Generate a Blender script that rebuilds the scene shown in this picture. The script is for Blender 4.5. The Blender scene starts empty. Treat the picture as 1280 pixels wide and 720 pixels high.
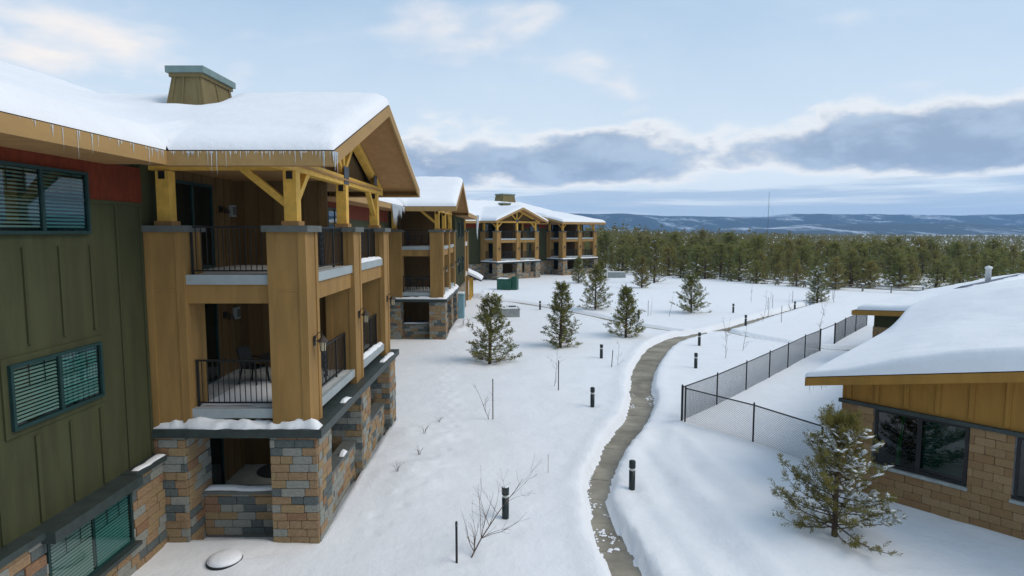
import bpy, math, random
import numpy as np
from mathutils import Matrix, Vector, Quaternion
R = math.radians
random.seed(7); rng = np.random.default_rng(7)
SC = bpy.context.scene
COL = SC.collection

# ------------------------------------------------------------------ camera, sky, sun, exposure
CAM_H = 7.0
PU = 14.8                              # shifts the small high clouds
BOX = 1.7                              # shifts the cloud banks round the sky
cam_d = bpy.data.cameras.new('camera'); cam = bpy.data.objects.new('camera', cam_d); COL.objects.link(cam)
cam_d.sensor_width = 36; cam_d.lens = 36 * 764 / 1280; cam_d.clip_start = 0.1; cam_d.clip_end = 40000
cam.location = (0, 0, CAM_H); cam.rotation_euler = (R(90) - math.atan(70 / 764), 0, 0)
SC.camera = cam
SUN_AZ, SUN_EL = 98.0, 47.0            # azimuth measured from +Y (view direction) towards +X
world = bpy.data.worlds.new('World'); SC.world = world; world.use_nodes = True
SC.view_settings.view_transform = 'Standard'; SC.view_settings.look = 'None'
SC.view_settings.gamma = 1; SC.view_settings.use_curve_mapping = False
SC.view_settings.exposure = 0.14
SC.cycles.use_denoising = True
SC.cycles.max_bounces = 6; SC.cycles.transparent_max_bounces = 12; SC.cycles.volume_bounces = 1

class NT:
    """small helper for wiring nodes"""
    def __init__(s, tree): s.t = tree; s.n = tree.nodes; s.l = tree.links
    def node(s, typ, **kw):
        n = s.n.new(typ)
        for k, v in kw.items():
            if k.startswith('i_'):
                n.inputs[int(k[2:]) if k[2:].isdigit() else k[2:].replace('_', ' ')].default_value = v
            else: setattr(n, k, v)
        return n
    def link(s, a, b): s.l.new(a, b)
    def put(s, sock, v):
        if hasattr(v, 'is_linked') or isinstance(v, bpy.types.NodeSocket): s.l.new(v, sock)
        else: sock.default_value = v
    def math(s, op, a, b=0.0, c=None, clamp=False):
        n = s.n.new('ShaderNodeMath'); n.operation = op; n.use_clamp = clamp
        s.put(n.inputs[0], a); s.put(n.inputs[1], b)
        if c is not None: s.put(n.inputs[2], c)
        return n.outputs[0]
    def mix(s, fac, a, b, blend='MIX'):
        n = s.n.new('ShaderNodeMix'); n.data_type = 'RGBA'; n.blend_type = blend
        s.put(n.inputs[0], fac); s.put(n.inputs[6], a); s.put(n.inputs[7], b)
        return n.outputs[2]
    def ramp(s, fac, stops, interp='LINEAR'):
        n = s.n.new('ShaderNodeValToRGB'); n.color_ramp.interpolation = interp
        e = n.color_ramp.elements
        while len(e) < len(stops): e.new(0.5)
        for el, (p, c) in zip(e, stops):
            el.position = p; el.color = c if len(c) == 4 else (*c, 1)
        s.put(n.inputs[0], fac); return n.outputs[0]
    def mapr(s, v, a, b, c=0.0, d=1.0, smooth=True):
        n = s.n.new('ShaderNodeMapRange'); n.clamp = True
        if smooth: n.interpolation_type = 'SMOOTHSTEP'
        s.put(n.inputs[0], v)
        for i, x in enumerate((a, b, c, d)): n.inputs[1 + i].default_value = x
        return n.outputs[0]
    def noise(s, vec, scale, detail=4, rough=0.55, dist=0.0):
        n = s.n.new('ShaderNodeTexNoise'); n.inputs['Scale'].default_value = scale
        n.inputs['Detail'].default_value = detail; n.inputs['Roughness'].default_value = rough
        n.inputs['Distortion'].default_value = dist
        if vec is not None: s.l.new(vec, n.inputs['Vector'])
        return n.outputs[0]
    def vec(s, x, y, z):
        n = s.n.new('ShaderNodeCombineXYZ')
        for i, v in enumerate((x, y, z)): s.put(n.inputs[i], v)
        return n.outputs[0]

def build_world():
    t = NT(world.node_tree); t.n.clear()
    out = t.node('ShaderNodeOutputWorld'); bg = t.node('ShaderNodeBackground')
    sky = t.node('ShaderNodeTexSky'); sky.sky_type = 'NISHITA'; sky.sun_disc = False
    sky.sun_elevation = R(SUN_EL); sky.sun_rotation = R(SUN_AZ)
    sky.air_density = 1.0; sky.dust_density = 1.0; sky.ozone_density = 1.5; sky.altitude = 1000
    tc = t.node('ShaderNodeTexCoord'); sp = t.node('ShaderNodeSeparateXYZ'); t.link(tc.outputs['Generated'], sp.inputs[0])
    x, y, z = sp.outputs
    zc = t.math('MAXIMUM', z, 0.0)
    # high thin veil and small puffs, laid out on a flat cloud layer
    den = t.math('ADD', zc, 0.16)
    u = t.math('DIVIDE', x, den); v = t.math('DIVIDE', y, den)
    pv = t.vec(u, v, 0.0)
    veil = t.noise(pv, 0.55, 6, 0.6, 0.4)
    veil_m = t.mapr(veil, 0.30, 0.78)
    puff = t.noise(t.vec(t.math('ADD', u, PU), t.math('ADD', v, 1.7), 0.0), 1.15, 6, 0.5, 0.1)
    puff_m = t.math('MULTIPLY', t.mapr(puff, 0.565, 0.70), t.mapr(z, 0.10, 0.22))
    # layered banks low over the horizon: broken heaps above, flat sheets below
    bank = t.noise(t.vec(t.math('ADD', t.math('MULTIPLY', x, 2.6), BOX), t.math('MULTIPLY', y, 2.6), t.math('MULTIPLY', z, 7.0)), 1.15, 3, 0.5, 0.1)
    lump = t.noise(t.vec(t.math('MULTIPLY', x, 8.0), t.math('MULTIPLY', y, 8.0), t.math('MULTIPLY', z, 17.0)), 1.3, 8, 0.60, 0.2)
    bankv = t.math('ADD', t.math('MULTIPLY', bank, 0.66), t.math('MULTIPLY', lump, 0.34))
    e1 = t.math('MULTIPLY', t.mapr(z, 0.045, 0.105), t.mapr(z, 0.225, 0.115))
    e2 = t.mapr(z, 0.12, 0.03)
    bm = t.math('ADD', bankv, t.math('MULTIPLY', t.math('SUBTRACT', e1, 1.0), 0.26))
    bank1 = t.mapr(bm, 0.405, 0.50)
    flat = t.noise(t.vec(t.math('ADD', t.math('MULTIPLY', x, 1.4), 4.0), t.math('MULTIPLY', y, 1.4), t.math('MULTIPLY', z, 26.0)), 1.3, 6, 0.58, 0.3)
    b2 = t.math('ADD', flat, t.math('MULTIPLY', t.math('SUBTRACT', e2, 1.0), 0.35))
    bank2 = t.mapr(b2, 0.33, 0.47)
    # base: physical sky, whitened by haze towards the horizon
    base = t.mix(t.mapr(z, 0.55, 0.0, 0.62, 0.92), sky.outputs[0], t.mix(t.mapr(z, 0.0, 0.45), (7.9, 8.6, 9.1, 1), (4.3, 6.3, 8.5, 1)))
    c = t.mix(t.math('MULTIPLY', veil_m, 0.42), base, (7.4, 8.4, 9.1, 1))
    c = t.mix(t.math('MULTIPLY', puff_m, 0.85), c, t.mix(t.mapr(puff, 0.6, 0.75), (8.2, 8.2, 8.5, 1), (10.2, 9.2, 8.1, 1)))
    # bright warm rims round the banks, grey-blue bodies
    rim = t.mapr(bm, 0.345, 0.44)
    c = t.mix(t.math('MULTIPLY', rim, 0.6), c, (9.9, 9.35, 8.75, 1))
    body = t.mix(t.mapr(lump, 0.34, 0.66), (2.7, 3.6, 5.0, 1), (4.2, 5.3, 6.7, 1))
    c = t.mix(t.math('MULTIPLY', bank1, 0.93), c, body)
    c = t.mix(t.math('MULTIPLY', bank2, 0.8), c, t.mix(t.mapr(flat, .38, .54), (7.2, 7.7, 8.2, 1), (4.0, 5.2, 6.7, 1)))
    t.link(c, bg.inputs[0]); bg.inputs[1].default_value = 0.098
    t.link(bg.outputs[0], out.inputs[0])
build_world()
sun_d = bpy.data.lights.new('sun', 'SUN'); sun = bpy.data.objects.new('sun', sun_d); COL.objects.link(sun)
sun_d.energy = 1.5; sun_d.angle = R(40); sun_d.color = (1.0, 0.87, 0.71)
_sd = Vector((math.sin(R(SUN_AZ)) * math.cos(R(SUN_EL)), math.cos(R(SUN_AZ)) * math.cos(R(SUN_EL)), math.sin(R(SUN_EL))))
sun.rotation_euler = _sd.to_track_quat('Z', 'Y').to_euler(); sun.location = (30, 30, 60)

# ------------------------------------------------------------------ materials
MATS = {}
def mat(name, col, rough=0.8, var=0.18, scale=6.0, bump=0.0, bscale=40.0, stretch=(1, 1, 1), metal=0.0, spec=0.3, col2=None, objvar=0.0):
    if name in MATS: return MATS[name]
    m = bpy.data.materials.new(name); m.use_nodes = True; t = NT(m.node_tree)
    b = t.n['Principled BSDF']; b.inputs['Roughness'].default_value = rough; b.inputs['Metallic'].default_value = metal
    b.inputs['Specular IOR Level'].default_value = spec
    tc = t.node('ShaderNodeTexCoord'); mp = t.node('ShaderNodeMapping'); mp.inputs['Scale'].default_value = stretch
    oi = t.node('ShaderNodeObjectInfo'); va = t.node('ShaderNodeVectorMath', operation='ADD')
    t.link(tc.outputs['Object'], va.inputs[0]); t.link(oi.outputs['Location'], va.inputs[1]); t.link(va.outputs[0], mp.inputs[0])   # every copy gets its own patch of grain
    n = t.noise(mp.outputs[0], scale, 5, 0.6)
    lo = tuple(c * (1 - var) for c in col); hi = tuple(min(1, c * (1 + var)) for c in (col2 or col))
    c = t.mix(t.mapr(n, 0.3, 0.7), (*lo, 1), (*hi, 1))
    if objvar:
        f = t.mapr(oi.outputs['Random'], 0, 1, 1 - objvar, 1 + objvar, False)
        c = t.mix(1.0, c, t.vec(f, f, f), 'MULTIPLY')
    t.link(c, b.inputs['Base Color'])
    if bump:
        bn = t.node('ShaderNodeBump'); bn.inputs['Strength'].default_value = bump; bn.inputs['Distance'].default_value = 0.02
        t.link(t.noise(mp.outputs[0], bscale, 5, 0.6), bn.inputs['Height']); t.link(bn.outputs[0], b.inputs['Normal'])
    MATS[name] = m; return m
def mat_glass(name, tint, trans):
    m = bpy.data.materials.new(name); m.use_nodes = True; t = NT(m.node_tree); t.n.clear()
    out = t.node('ShaderNodeOutputMaterial'); tr = t.node('ShaderNodeBsdfTransparent'); gl = t.node('ShaderNodeBsdfGlossy')
    tr.inputs[0].default_value = (*[c * trans for c in tint], 1); gl.inputs['Roughness'].default_value = 0.02
    gl.inputs[0].default_value = (.9, .95, .97, 1)
    fr = t.node('ShaderNodeFresnel'); fr.inputs[0].default_value = 1.55
    mx = t.node('ShaderNodeMixShader'); t.link(t.math('MULTIPLY', t.math('MINIMUM', t.math('ADD', t.math('MULTIPLY', fr.outputs[0], 1.0), 0.01), 1.0), t.math('SUBTRACT', 1.0, t.node('ShaderNodeNewGeometry').outputs['Backfacing'])), mx.inputs[0])
    t.link(tr.outputs[0], mx.inputs[1]); t.link(gl.outputs[0], mx.inputs[2]); t.link(mx.outputs[0], out.inputs[0])
    MATS[name] = m; return m
def mat_snow(name, col=(.86, .88, .91)):
    m = bpy.data.materials.new(name); m.use_nodes = True; t = NT(m.node_tree); b = t.n['Principled BSDF']
    b.inputs['Roughness'].default_value = 0.72; b.inputs['Specular IOR Level'].default_value = 0.2
    tc = t.node('ShaderNodeTexCoord')
    n = t.noise(tc.outputs['Object'], 1.2, 6, 0.6)
    t.link(t.mix(t.mapr(n, 0.3, 0.7), (*[c * .965 for c in col], 1), (*col, 1)), b.inputs['Base Color'])
    h = t.math('ADD', t.math('MULTIPLY', t.noise(tc.outputs['Object'], 5, 5, 0.6), 1.0), t.math('MULTIPLY', t.noise(tc.outputs['Object'], 45, 4, 0.7), 0.16))
    bn = t.node('ShaderNodeBump'); bn.inputs['Strength'].default_value = 0.38; bn.inputs['Distance'].default_value = 0.07
    t.link(h, bn.inputs['Height']); t.link(bn.outputs[0], b.inputs['Normal'])
    MATS[name] = m; return m
SNOW = mat_snow('snow')
GREEN = mat('green_siding', (.052, .056, .024), .85, .16, 3, .25, 60, (1, 1, .15))
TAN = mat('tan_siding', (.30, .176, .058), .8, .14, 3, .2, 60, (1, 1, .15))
TAN_SHADED = mat('shaded_tan_siding', (.135, .083, .033), .85, .14, 3, .2, 60, (1, 1, .15))  # the column tan again, with the shade of the balcony recesses in its colour
FASCIA = mat('fascia_paint', (.36, .225, .088), .75, .08, 3, .1, 50, (1, .2, 1))
SOFFIT = mat('soffit_board', (.38, .215, .085), .85, .10, 4, .1, 60)
TIMBER = mat('timber', (.72, .435, .085), .65, .12, 5, .15, 50, (1, 1, 1))
RED = mat('red_shingle', (.155, .028, .010), .85, .2, 8, .4, 40, (1, 1, .4))
CAPM = mat('cap_metal', (.115, .125, .115), .6, .12, 5)
LEDGE = mat('ledge_metal', (.035, .048, .046), .5, .2, 4, spec=.4)
FLASH = mat('flashing', (.34, .385, .395), .5, .08, 3)
IRON = mat('black_iron', (.012, .013, .013), .5, .2, 10, spec=.4)
STEEL = mat('dark_steel', (.07, .09, .11), .5, .2, 8, spec=.4)
SHINGLE = mat('dark_shingle', (.035, .034, .036), .9, .35, 20, .4, 60)
MORTAR = mat('mortar', (.19, .18, .155), .95, .15, 20)
FLOORM = mat('balcony_floor', (.48, .50, .50), .8, .12, 2)
DARKROOM = mat('dark_room', (.012, .013, .013), .9, .3, 3)
FRAME = mat('window_frame', (.008, .034, .033), .6, .15, 5, spec=.4)
BLIND = mat('blind_vinyl', (.44, .46, .45), .6, .05, 3)
GLASS = mat_glass('window_glass', (.82, .95, .92), .85); SCREEN = mat_glass('screened_glass', (.66, .90, .88), .84)
ICE = bpy.data.materials.new('ice'); ICE.use_nodes = True
_b = ICE.node_tree.nodes['Principled BSDF']; _b.inputs['Base Color'].default_value = (.8, .87, .92, 1); _b.inputs['Roughness'].default_value = .15
_b.inputs['Transmission Weight'].default_value = .55; _b.inputs['IOR'].default_value = 1.31
STONES = [mat('stone_orange', (.285, .19, .108), .9, .22, 7, .5, 30), mat('stone_buff', (.29, .205, .11), .9, .2, 7, .5, 30),
          mat('stone_grey', (.25, .255, .225), .9, .18, 7, .5, 30), mat('stone_slate', (.105, .122, .12), .85, .25, 7, .5, 30),
          mat('stone_rust', (.24, .14, .08), .9, .22, 7, .5, 30)]
BLOCKS = [mat('block_buff', (.29, .185, .09), .9, .16, 9, .6, 50), mat('block_tan', (.265, .16, .075), .9, .16, 9, .6, 50),
          mat('block_pale', (.32, .21, .108), .9, .16, 9, .6, 50)]
CONC = mat('path_concrete', (.235, .215, .172), .9, .22, .9, .3, 25, col2=(.275, .25, .20), objvar=.05)
GREYCONC = mat('grey_concrete', (.30, .32, .31), .9, .15, 4, .3, 30)
BARK = mat('bark', (.085, .058, .04), .95, .35, 14, .6, 40, (1, 1, .3))
TWIG = mat('twig_bark', (.13, .095, .075), .9, .25, 10)
GALV = mat('weathered_wood', (.20, .18, .155), .9, .25, 8, .3, 30)
WHITEP = mat('white_paint', (.75, .76, .76), .6, .06, 4)
UTIL = mat('green_enamel', (.012, .085, .055), .5, .15, 2, spec=.45)
BOLL = mat('bollard_paint', (.016, .026, .026), .45, .2, 5, spec=.4)

def mat_needles(name, c1, c2, c3, frost=.0):
    m = bpy.data.materials.new(name); m.use_nodes = True; t = NT(m.node_tree); b = t.n['Principled BSDF']
    b.inputs['Roughness'].default_value = .6; b.inputs['Specular IOR Level'].default_value = .25
    tc = t.node('ShaderNodeTexCoord'); oi = t.node('ShaderNodeObjectInfo')
    n = t.noise(tc.outputs['Object'], 2.2, 4, .6)
    c = t.mix(t.mapr(n, .36, .64), (*c1, 1), (*c2, 1))
    c = t.mix(t.mapr(oi.outputs['Random'], .45, 1.0, 0, .75), c, (*c3, 1))
    fz = t.noise(tc.outputs['Object'], 13.0 if frost > .3 else 5.0, 3, .7)
    c = t.mix(t.mapr(fz, .54, .70, 0, frost), c, (.50, .56, .50, 1))
    t.link(c, b.inputs['Base Color'])
    tr = t.node('ShaderNodeBsdfTranslucent'); t.link(c, tr.inputs[0]); mx = t.node('ShaderNodeMixShader'); mx.inputs[0].default_value = .42
    t.link(b.outputs[0], mx.inputs[1]); t.link(tr.outputs[0], mx.inputs[2]); t.link(mx.outputs[0], t.n['Material Output'].inputs[0])
    MATS[name] = m; return m
NEEDLE = mat_needles('pine_needles', (.140, .155, .042), (.225, .210, .054), (.235, .185, .055), .12)
NEEDLE_F = mat_needles('forest_needles', (.165, .180, .050), (.245, .230, .062), (.265, .210, .062), .5)
NEEDLE_SHADED = mat_needles('shaded_far_needles', (.085, .105, .034), (.140, .140, .042), (.15, .125, .04), .2)  # forest needles darkened: self-shadow the sparse far crowns lack is in the colour

# ------------------------------------------------------------------ mesh helpers
class MB:
    def __init__(s): s.v = []; s.f = []; s.mi = []
    def add(s, vs, fs, mi=0):
        k = len(s.v); s.v += [tuple(map(float, p)) for p in vs]; s.f += [tuple(i + k for i in f) for f in fs]; s.mi += [mi] * len(fs); return s
    def box(s, a, b, mi=0):
        x0, y0, z0 = a; x1, y1, z1 = b
        return s.add([(x0, y0, z0), (x1, y0, z0), (x1, y1, z0), (x0, y1, z0), (x0, y0, z1), (x1, y0, z1), (x1, y1, z1), (x0, y1, z1)],
                     [(0, 3, 2, 1), (4, 5, 6, 7), (0, 1, 5, 4), (1, 2, 6, 5), (2, 3, 7, 6), (3, 0, 4, 7)], mi)
    def bar(s, p, q, w, h=None, up=(0, 0, 1), mi=0):
        """square bar from p to q, w wide, h deep"""
        p = Vector(p); q = Vector(q); h = w if h is None else h
        d = (q - p).normalized(); u = Vector(up)
        if abs(d.dot(u)) > .95: u = Vector((0, 1, 0)) if abs(d.y) < .9 else Vector((1, 0, 0))
        sx = d.cross(u).normalized(); sy = sx.cross(d).normalized()
        c = [sx * (i * w / 2) + sy * (j * h / 2) for i, j in ((-1, -1), (1, -1), (1, 1), (-1, 1))]
        return s.add([p + k for k in c] + [q + k for k in c], [(3, 2, 1, 0), (4, 5, 6, 7), (0, 1, 5, 4), (1, 2, 6, 5), (2, 3, 7, 6), (3, 0, 4, 7)], mi)
    def tube(s, pts, rad, n=6, mi=0, cap=True):
        pts = [Vector(p) for p in pts]; rs = rad if isinstance(rad, (list, tuple)) else [rad] * len(pts)
        k = len(s.v); ref = Vector((.31, .87, .37))
        for i, p in enumerate(pts):
            d = (pts[min(i + 1, len(pts) - 1)] - pts[max(i - 1, 0)]).normalized()
            a = d.cross(ref).normalized(); b = d.cross(a)
            for j in range(n):
                t = 2 * math.pi * j / n; s.v.append(tuple(p + (a * math.cos(t) + b * math.sin(t)) * rs[i]))
        for i in range(len(pts) - 1):
            for j in range(n):
                j2 = (j + 1) % n; s.f.append((k + i * n + j, k + i * n + j2, k + (i + 1) * n + j2, k + (i + 1) * n + j)); s.mi.append(mi)
        if cap:
            s.f.append(tuple(k + j for j in range(n))[::-1]); s.mi.append(mi)
            s.f.append(tuple(k + (len(pts) - 1) * n + j for j in range(n))); s.mi.append(mi)
        return s
    def lathe(s, prof, n=16, c=(0, 0, 0), mi=0):
        k = len(s.v)
        for r, z in prof:
            for j in range(n):
                t = 2 * math.pi * j / n; s.v.append((c[0] + r * math.cos(t), c[1] + r * math.sin(t), c[2] + z))
        for i in range(len(prof) - 1):
            for j in range(n):
                j2 = (j + 1) % n; s.f.append((k + i * n + j, k + i * n + j2, k + (i + 1) * n + j2, k + (i + 1) * n + j)); s.mi.append(mi)
        s.f.append(tuple(k + j for j in range(n))[::-1]); s.mi.append(mi)
        s.f.append(tuple(k + (len(prof) - 1) * n + j for j in range(n))); s.mi.append(mi)
        return s
    def prism(s, poly, axis, a, b, mi=0):
        """polygon in the two other axes extruded along axis from a to b"""
        n = len(poly); idx = [i for i in range(3) if i != axis]
        def P(p, t):
            q = [0, 0, 0]; q[axis] = t; q[idx[0]] = p[0]; q[idx[1]] = p[1]; return q
        return s.add([P(p, a) for p in poly] + [P(p, b) for p in poly],
                     [tuple(range(n))[::-1], tuple(range(n, 2 * n))] + [(i, (i + 1) % n, n + (i + 1) % n, n + i) for i in range(n)], mi)
    def mesh(s, name, mats, smooth=False, fix=True):
        me = bpy.data.meshes.new(name); me.from_pydata(s.v, [], s.f)
        for m in (mats if isinstance(mats, (list, tuple)) else [mats]): me.materials.append(m)
        if any(s.mi): me.polygons.foreach_set('material_index', s.mi)
        if fix:
            import bmesh
            bm = bmesh.new(); bm.from_mesh(me); bmesh.ops.recalc_face_normals(bm, faces=bm.faces); bm.to_mesh(me); bm.free()
        if smooth: me.polygons.foreach_set('use_smooth', [True] * len(me.polygons))
        me.update(); return me
def mesh_np(name, v, f, mats, mi=None, smooth=False):
    """numpy mesh: f is (n,3) or (n,4)"""
    v = np.asarray(v, dtype=np.float32); f = np.asarray(f, dtype=np.int32); k = f.shape[1]
    me = bpy.data.meshes.new(name); me.vertices.add(len(v)); me.vertices.foreach_set('co', v.ravel())
    me.loops.add(f.size); me.loops.foreach_set('vertex_index', f.ravel())
    me.polygons.add(len(f)); me.polygons.foreach_set('loop_start', np.arange(len(f), dtype=np.int32) * k)
    for m in (mats if isinstance(mats, (list, tuple)) else [mats]): me.materials.append(m)
    if mi is not None: me.polygons.foreach_set('material_index', np.asarray(mi, dtype=np.int32))
    if smooth: me.polygons.foreach_set('use_smooth', np.ones(len(f), dtype=bool))
    me.update(calc_edges=True); me.validate(); return me
def tag(o, label=None, cat=None, group=None, kind=None):
    if label: o['label'] = label
    if cat: o['category'] = cat
    if group: o['group'] = group
    if kind: o['kind'] = kind
    return o
def link(name, me, parent=None, loc=None, rot=None, scale=None):
    o = bpy.data.objects.new(name, me); COL.objects.link(o)
    if parent is not None: o.parent = parent
    if loc is not None: o.location = loc
    if rot is not None: o.rotation_euler = rot
    if scale is not None: o.scale = scale
    return o
def part(name, mb, m, parent, smooth=False, kind=None, label=None, loc=None):
    o = link(name, mb.mesh(name, m, smooth), parent, loc)
    if kind: o['kind'] = kind
    if label: o['label'] = label
    return o
def thing(name, label, cat, loc=(0, 0, 0), rz=0, group=None):
    o = link(name, None, None, loc, (0, 0, rz)); o.empty_display_size = .2; return tag(o, label, cat, group)
def copy_tree(o, parent=None):
    c = o.copy(); COL.objects.link(c); c.parent = parent
    for ch in list(o.children): copy_tree(ch, c)
    return c
def hash2(i, j, s=0):
    n = np.sin(i * 127.1 + j * 311.7 + s * 74.7) * 43758.5453
    return n - np.floor(n)
def vnoise(x, y, s=0):
    xi = np.floor(x); yi = np.floor(y); fx = x - xi; fy = y - yi
    fx = fx * fx * (3 - 2 * fx); fy = fy * fy * (3 - 2 * fy)
    a = hash2(xi, yi, s); b = hash2(xi + 1, yi, s); c = hash2(xi, yi + 1, s); d = hash2(xi + 1, yi + 1, s)
    return (a + (b - a) * fx) * (1 - fy) + (c + (d - c) * fx) * fy - .5
def fbm(x, y, oct=4, s=0):
    r = 0; a = 1.
    for k in range(oct): r = r + a * vnoise(x * 2 ** k, y * 2 ** k, s + k); a *= .5
    return r
def sstep(t): t = np.clip(t, 0, 1); return t * t * (3 - 2 * t)
CUBE = {}
def chamfer_cube(m, c=.06):
    """unit cube centred on the origin with softened vertical outer edges, shared between bricks of one colour"""
    if m.name in CUBE: return CUBE[m.name]
    import bmesh
    bm = bmesh.new(); bmesh.ops.create_cube(bm, size=1)
    bmesh.ops.bevel(bm, geom=[e for e in bm.edges], offset=c, segments=1, affect='EDGES')
    me = bpy.data.meshes.new('brick'); bm.to_mesh(me); bm.free(); me.materials.append(m); CUBE[m.name] = me; return me

# ------------------------------------------------------------------ ground: snow with a trodden trench along the path
PATH_MAIN = [(2.7, 8.0, .42), (2.5, 11.0, .36), (2.45, 12.33, .34), (2.34, 13.3, .32), (2.28, 14.85, .26), (2.36, 16.26, .24), (2.79, 17.95, .29), (3.4, 19.8, .43),
             (4.45, 22.1, .5), (5.5, 25.3, .52), (6.1, 28.35, .55), (7.25, 32.5, .66), (9.25, 37.6, .76), (11.7, 41.3, .8), (14.3, 43.3, .7),
             (17.3, 46.3, .62), (20.5, 50.2, .55), (24, 54, .45), (28, 58.5, .4), (35, 66, .3)]
PATH_B = [(11.6, 43.4, .4), (9.19, 46.35, .42), (6.76, 51.2, .42), (4.38, 55.4, .42), (.8, 61, .42), (-2.35, 63.84, .42), (-4.9, 66.2, .42)]
PATH_C = [(15.2, 43.4, .4), (16.2, 40.9, .35), (17.6, 38.5, .35), (19.05, 36.95, .4), (20.4, 36.4, .5), (22, 36.8, .5)]
def catmull(pts, step=.25):
    P = np.array(pts, float); P = np.vstack([2 * P[0] - P[1], P, 2 * P[-1] - P[-2]]); out = []
    for i in range(1, len(P) - 2):
        n = max(2, int(np.hypot(*(P[i + 1] - P[i])[:2]) / step))
        for k in range(n):
            t = k / n
            out.append(.5 * (2 * P[i] + (P[i + 1] - P[i - 1]) * t + (2 * P[i - 1] - 5 * P[i] + 4 * P[i + 1] - P[i + 2]) * t * t + (3 * P[i] - P[i - 1] - 3 * P[i + 1] + P[i + 2]) * t ** 3))
    out.append(P[-2]); return np.array(out)
PATH_MAIN = [(x, y, w * (.9 if y > 18 else 1.0)) for x, y, w in PATH_MAIN]
CURVES = [(catmull(PATH_MAIN), .27, .17), (catmull(PATH_B), .15, .30), (catmull(PATH_C), .18, .25)]
TRACKS = [catmull([(p[0], p[1], .2) for p in q]) for q in ([(5.6, 22.2), (4.6, 20.0), (4.35, 17.6), (4.3, 15.6), (4.5, 13.6), (4.7, 12.0), (4.8, 10)], [(5.2, 20.3), (5.2, 17.8), (5.6, 15.4)])]
def near_curve(X, Y, cv):
    """signed distance to the edge of a strip of varying width"""
    d = np.full(X.shape, 1e3)
    m = (X > cv[:, 0].min() - 3) & (X < cv[:, 0].max() + 3) & (Y > cv[:, 1].min() - 3) & (Y < cv[:, 1].max() + 3)
    x = X[m]; y = Y[m]; dm = np.full(x.shape, 1e3)
    for i in range(len(cv) - 1):
        a = cv[i]; b = cv[i + 1]; ab = b[:2] - a[:2]; L = ab @ ab
        t = np.clip(((x - a[0]) * ab[0] + (y - a[1]) * ab[1]) / L, 0, 1)
        dm = np.minimum(dm, np.hypot(x - a[0] - t * ab[0], y - a[1] - t * ab[1]) - (a[2] + t * (b[2] - a[2])))
    d[m] = dm; return d
def far_fall(X, Y):
    """the plain falls away gently to the right, beyond the lodge grounds"""
    return -3.0 * sstep((Y - 60) / 160) * sstep((X - 20) / 130) - 1.0 * sstep((Y - 200) / 700)
LODGE3_PHI = R(45)
DENTS = []
def footprints(pts, seed, gap=.62):
    g = random.Random(seed); cv = catmull([(p[0], p[1], 0) for p in pts], .1); s_ = 0; side = 1
    for a, b in zip(cv[:-1], cv[1:]):
        L = math.hypot(*(b - a)[:2]); s_ += L
        if s_ > gap:
            s_ = g.uniform(-.1, .1); side = -side; e = (b - a)[:2] / L
            DENTS.append((a[0] - e[1] * .14 * side + g.gauss(0, .04), a[1] + e[0] * .14 * side + g.gauss(0, .04), .15 * g.uniform(.8, 1.2)))
footprints([(-3.6, 13.2), (-2.9, 15.5), (-2.2, 19.0), (-2.4, 24), (-3.2, 30), (-3.3, 38)], 1)
footprints([(9.2, 21.5), (10.5, 22.2), (12.0, 23.5)], 3, .3); footprints([(9.6, 20.6), (11.2, 22.8), (12.6, 25)], 4, .35)
DENTS += [(-.16, 14.42, .24), (3.26, 16.05, .22), (3.24, 24.1, .24), (5.0, 33.71, .25), (9.55, 31.27, .25), (-1.21, 32.65, .8), (2.97, 37.34, .7), (7.68, 40.84, .8), (7.45, 13.55, .7), (-1.17, 12.35, .12), (-.95, 12.5, .2)]
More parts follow.
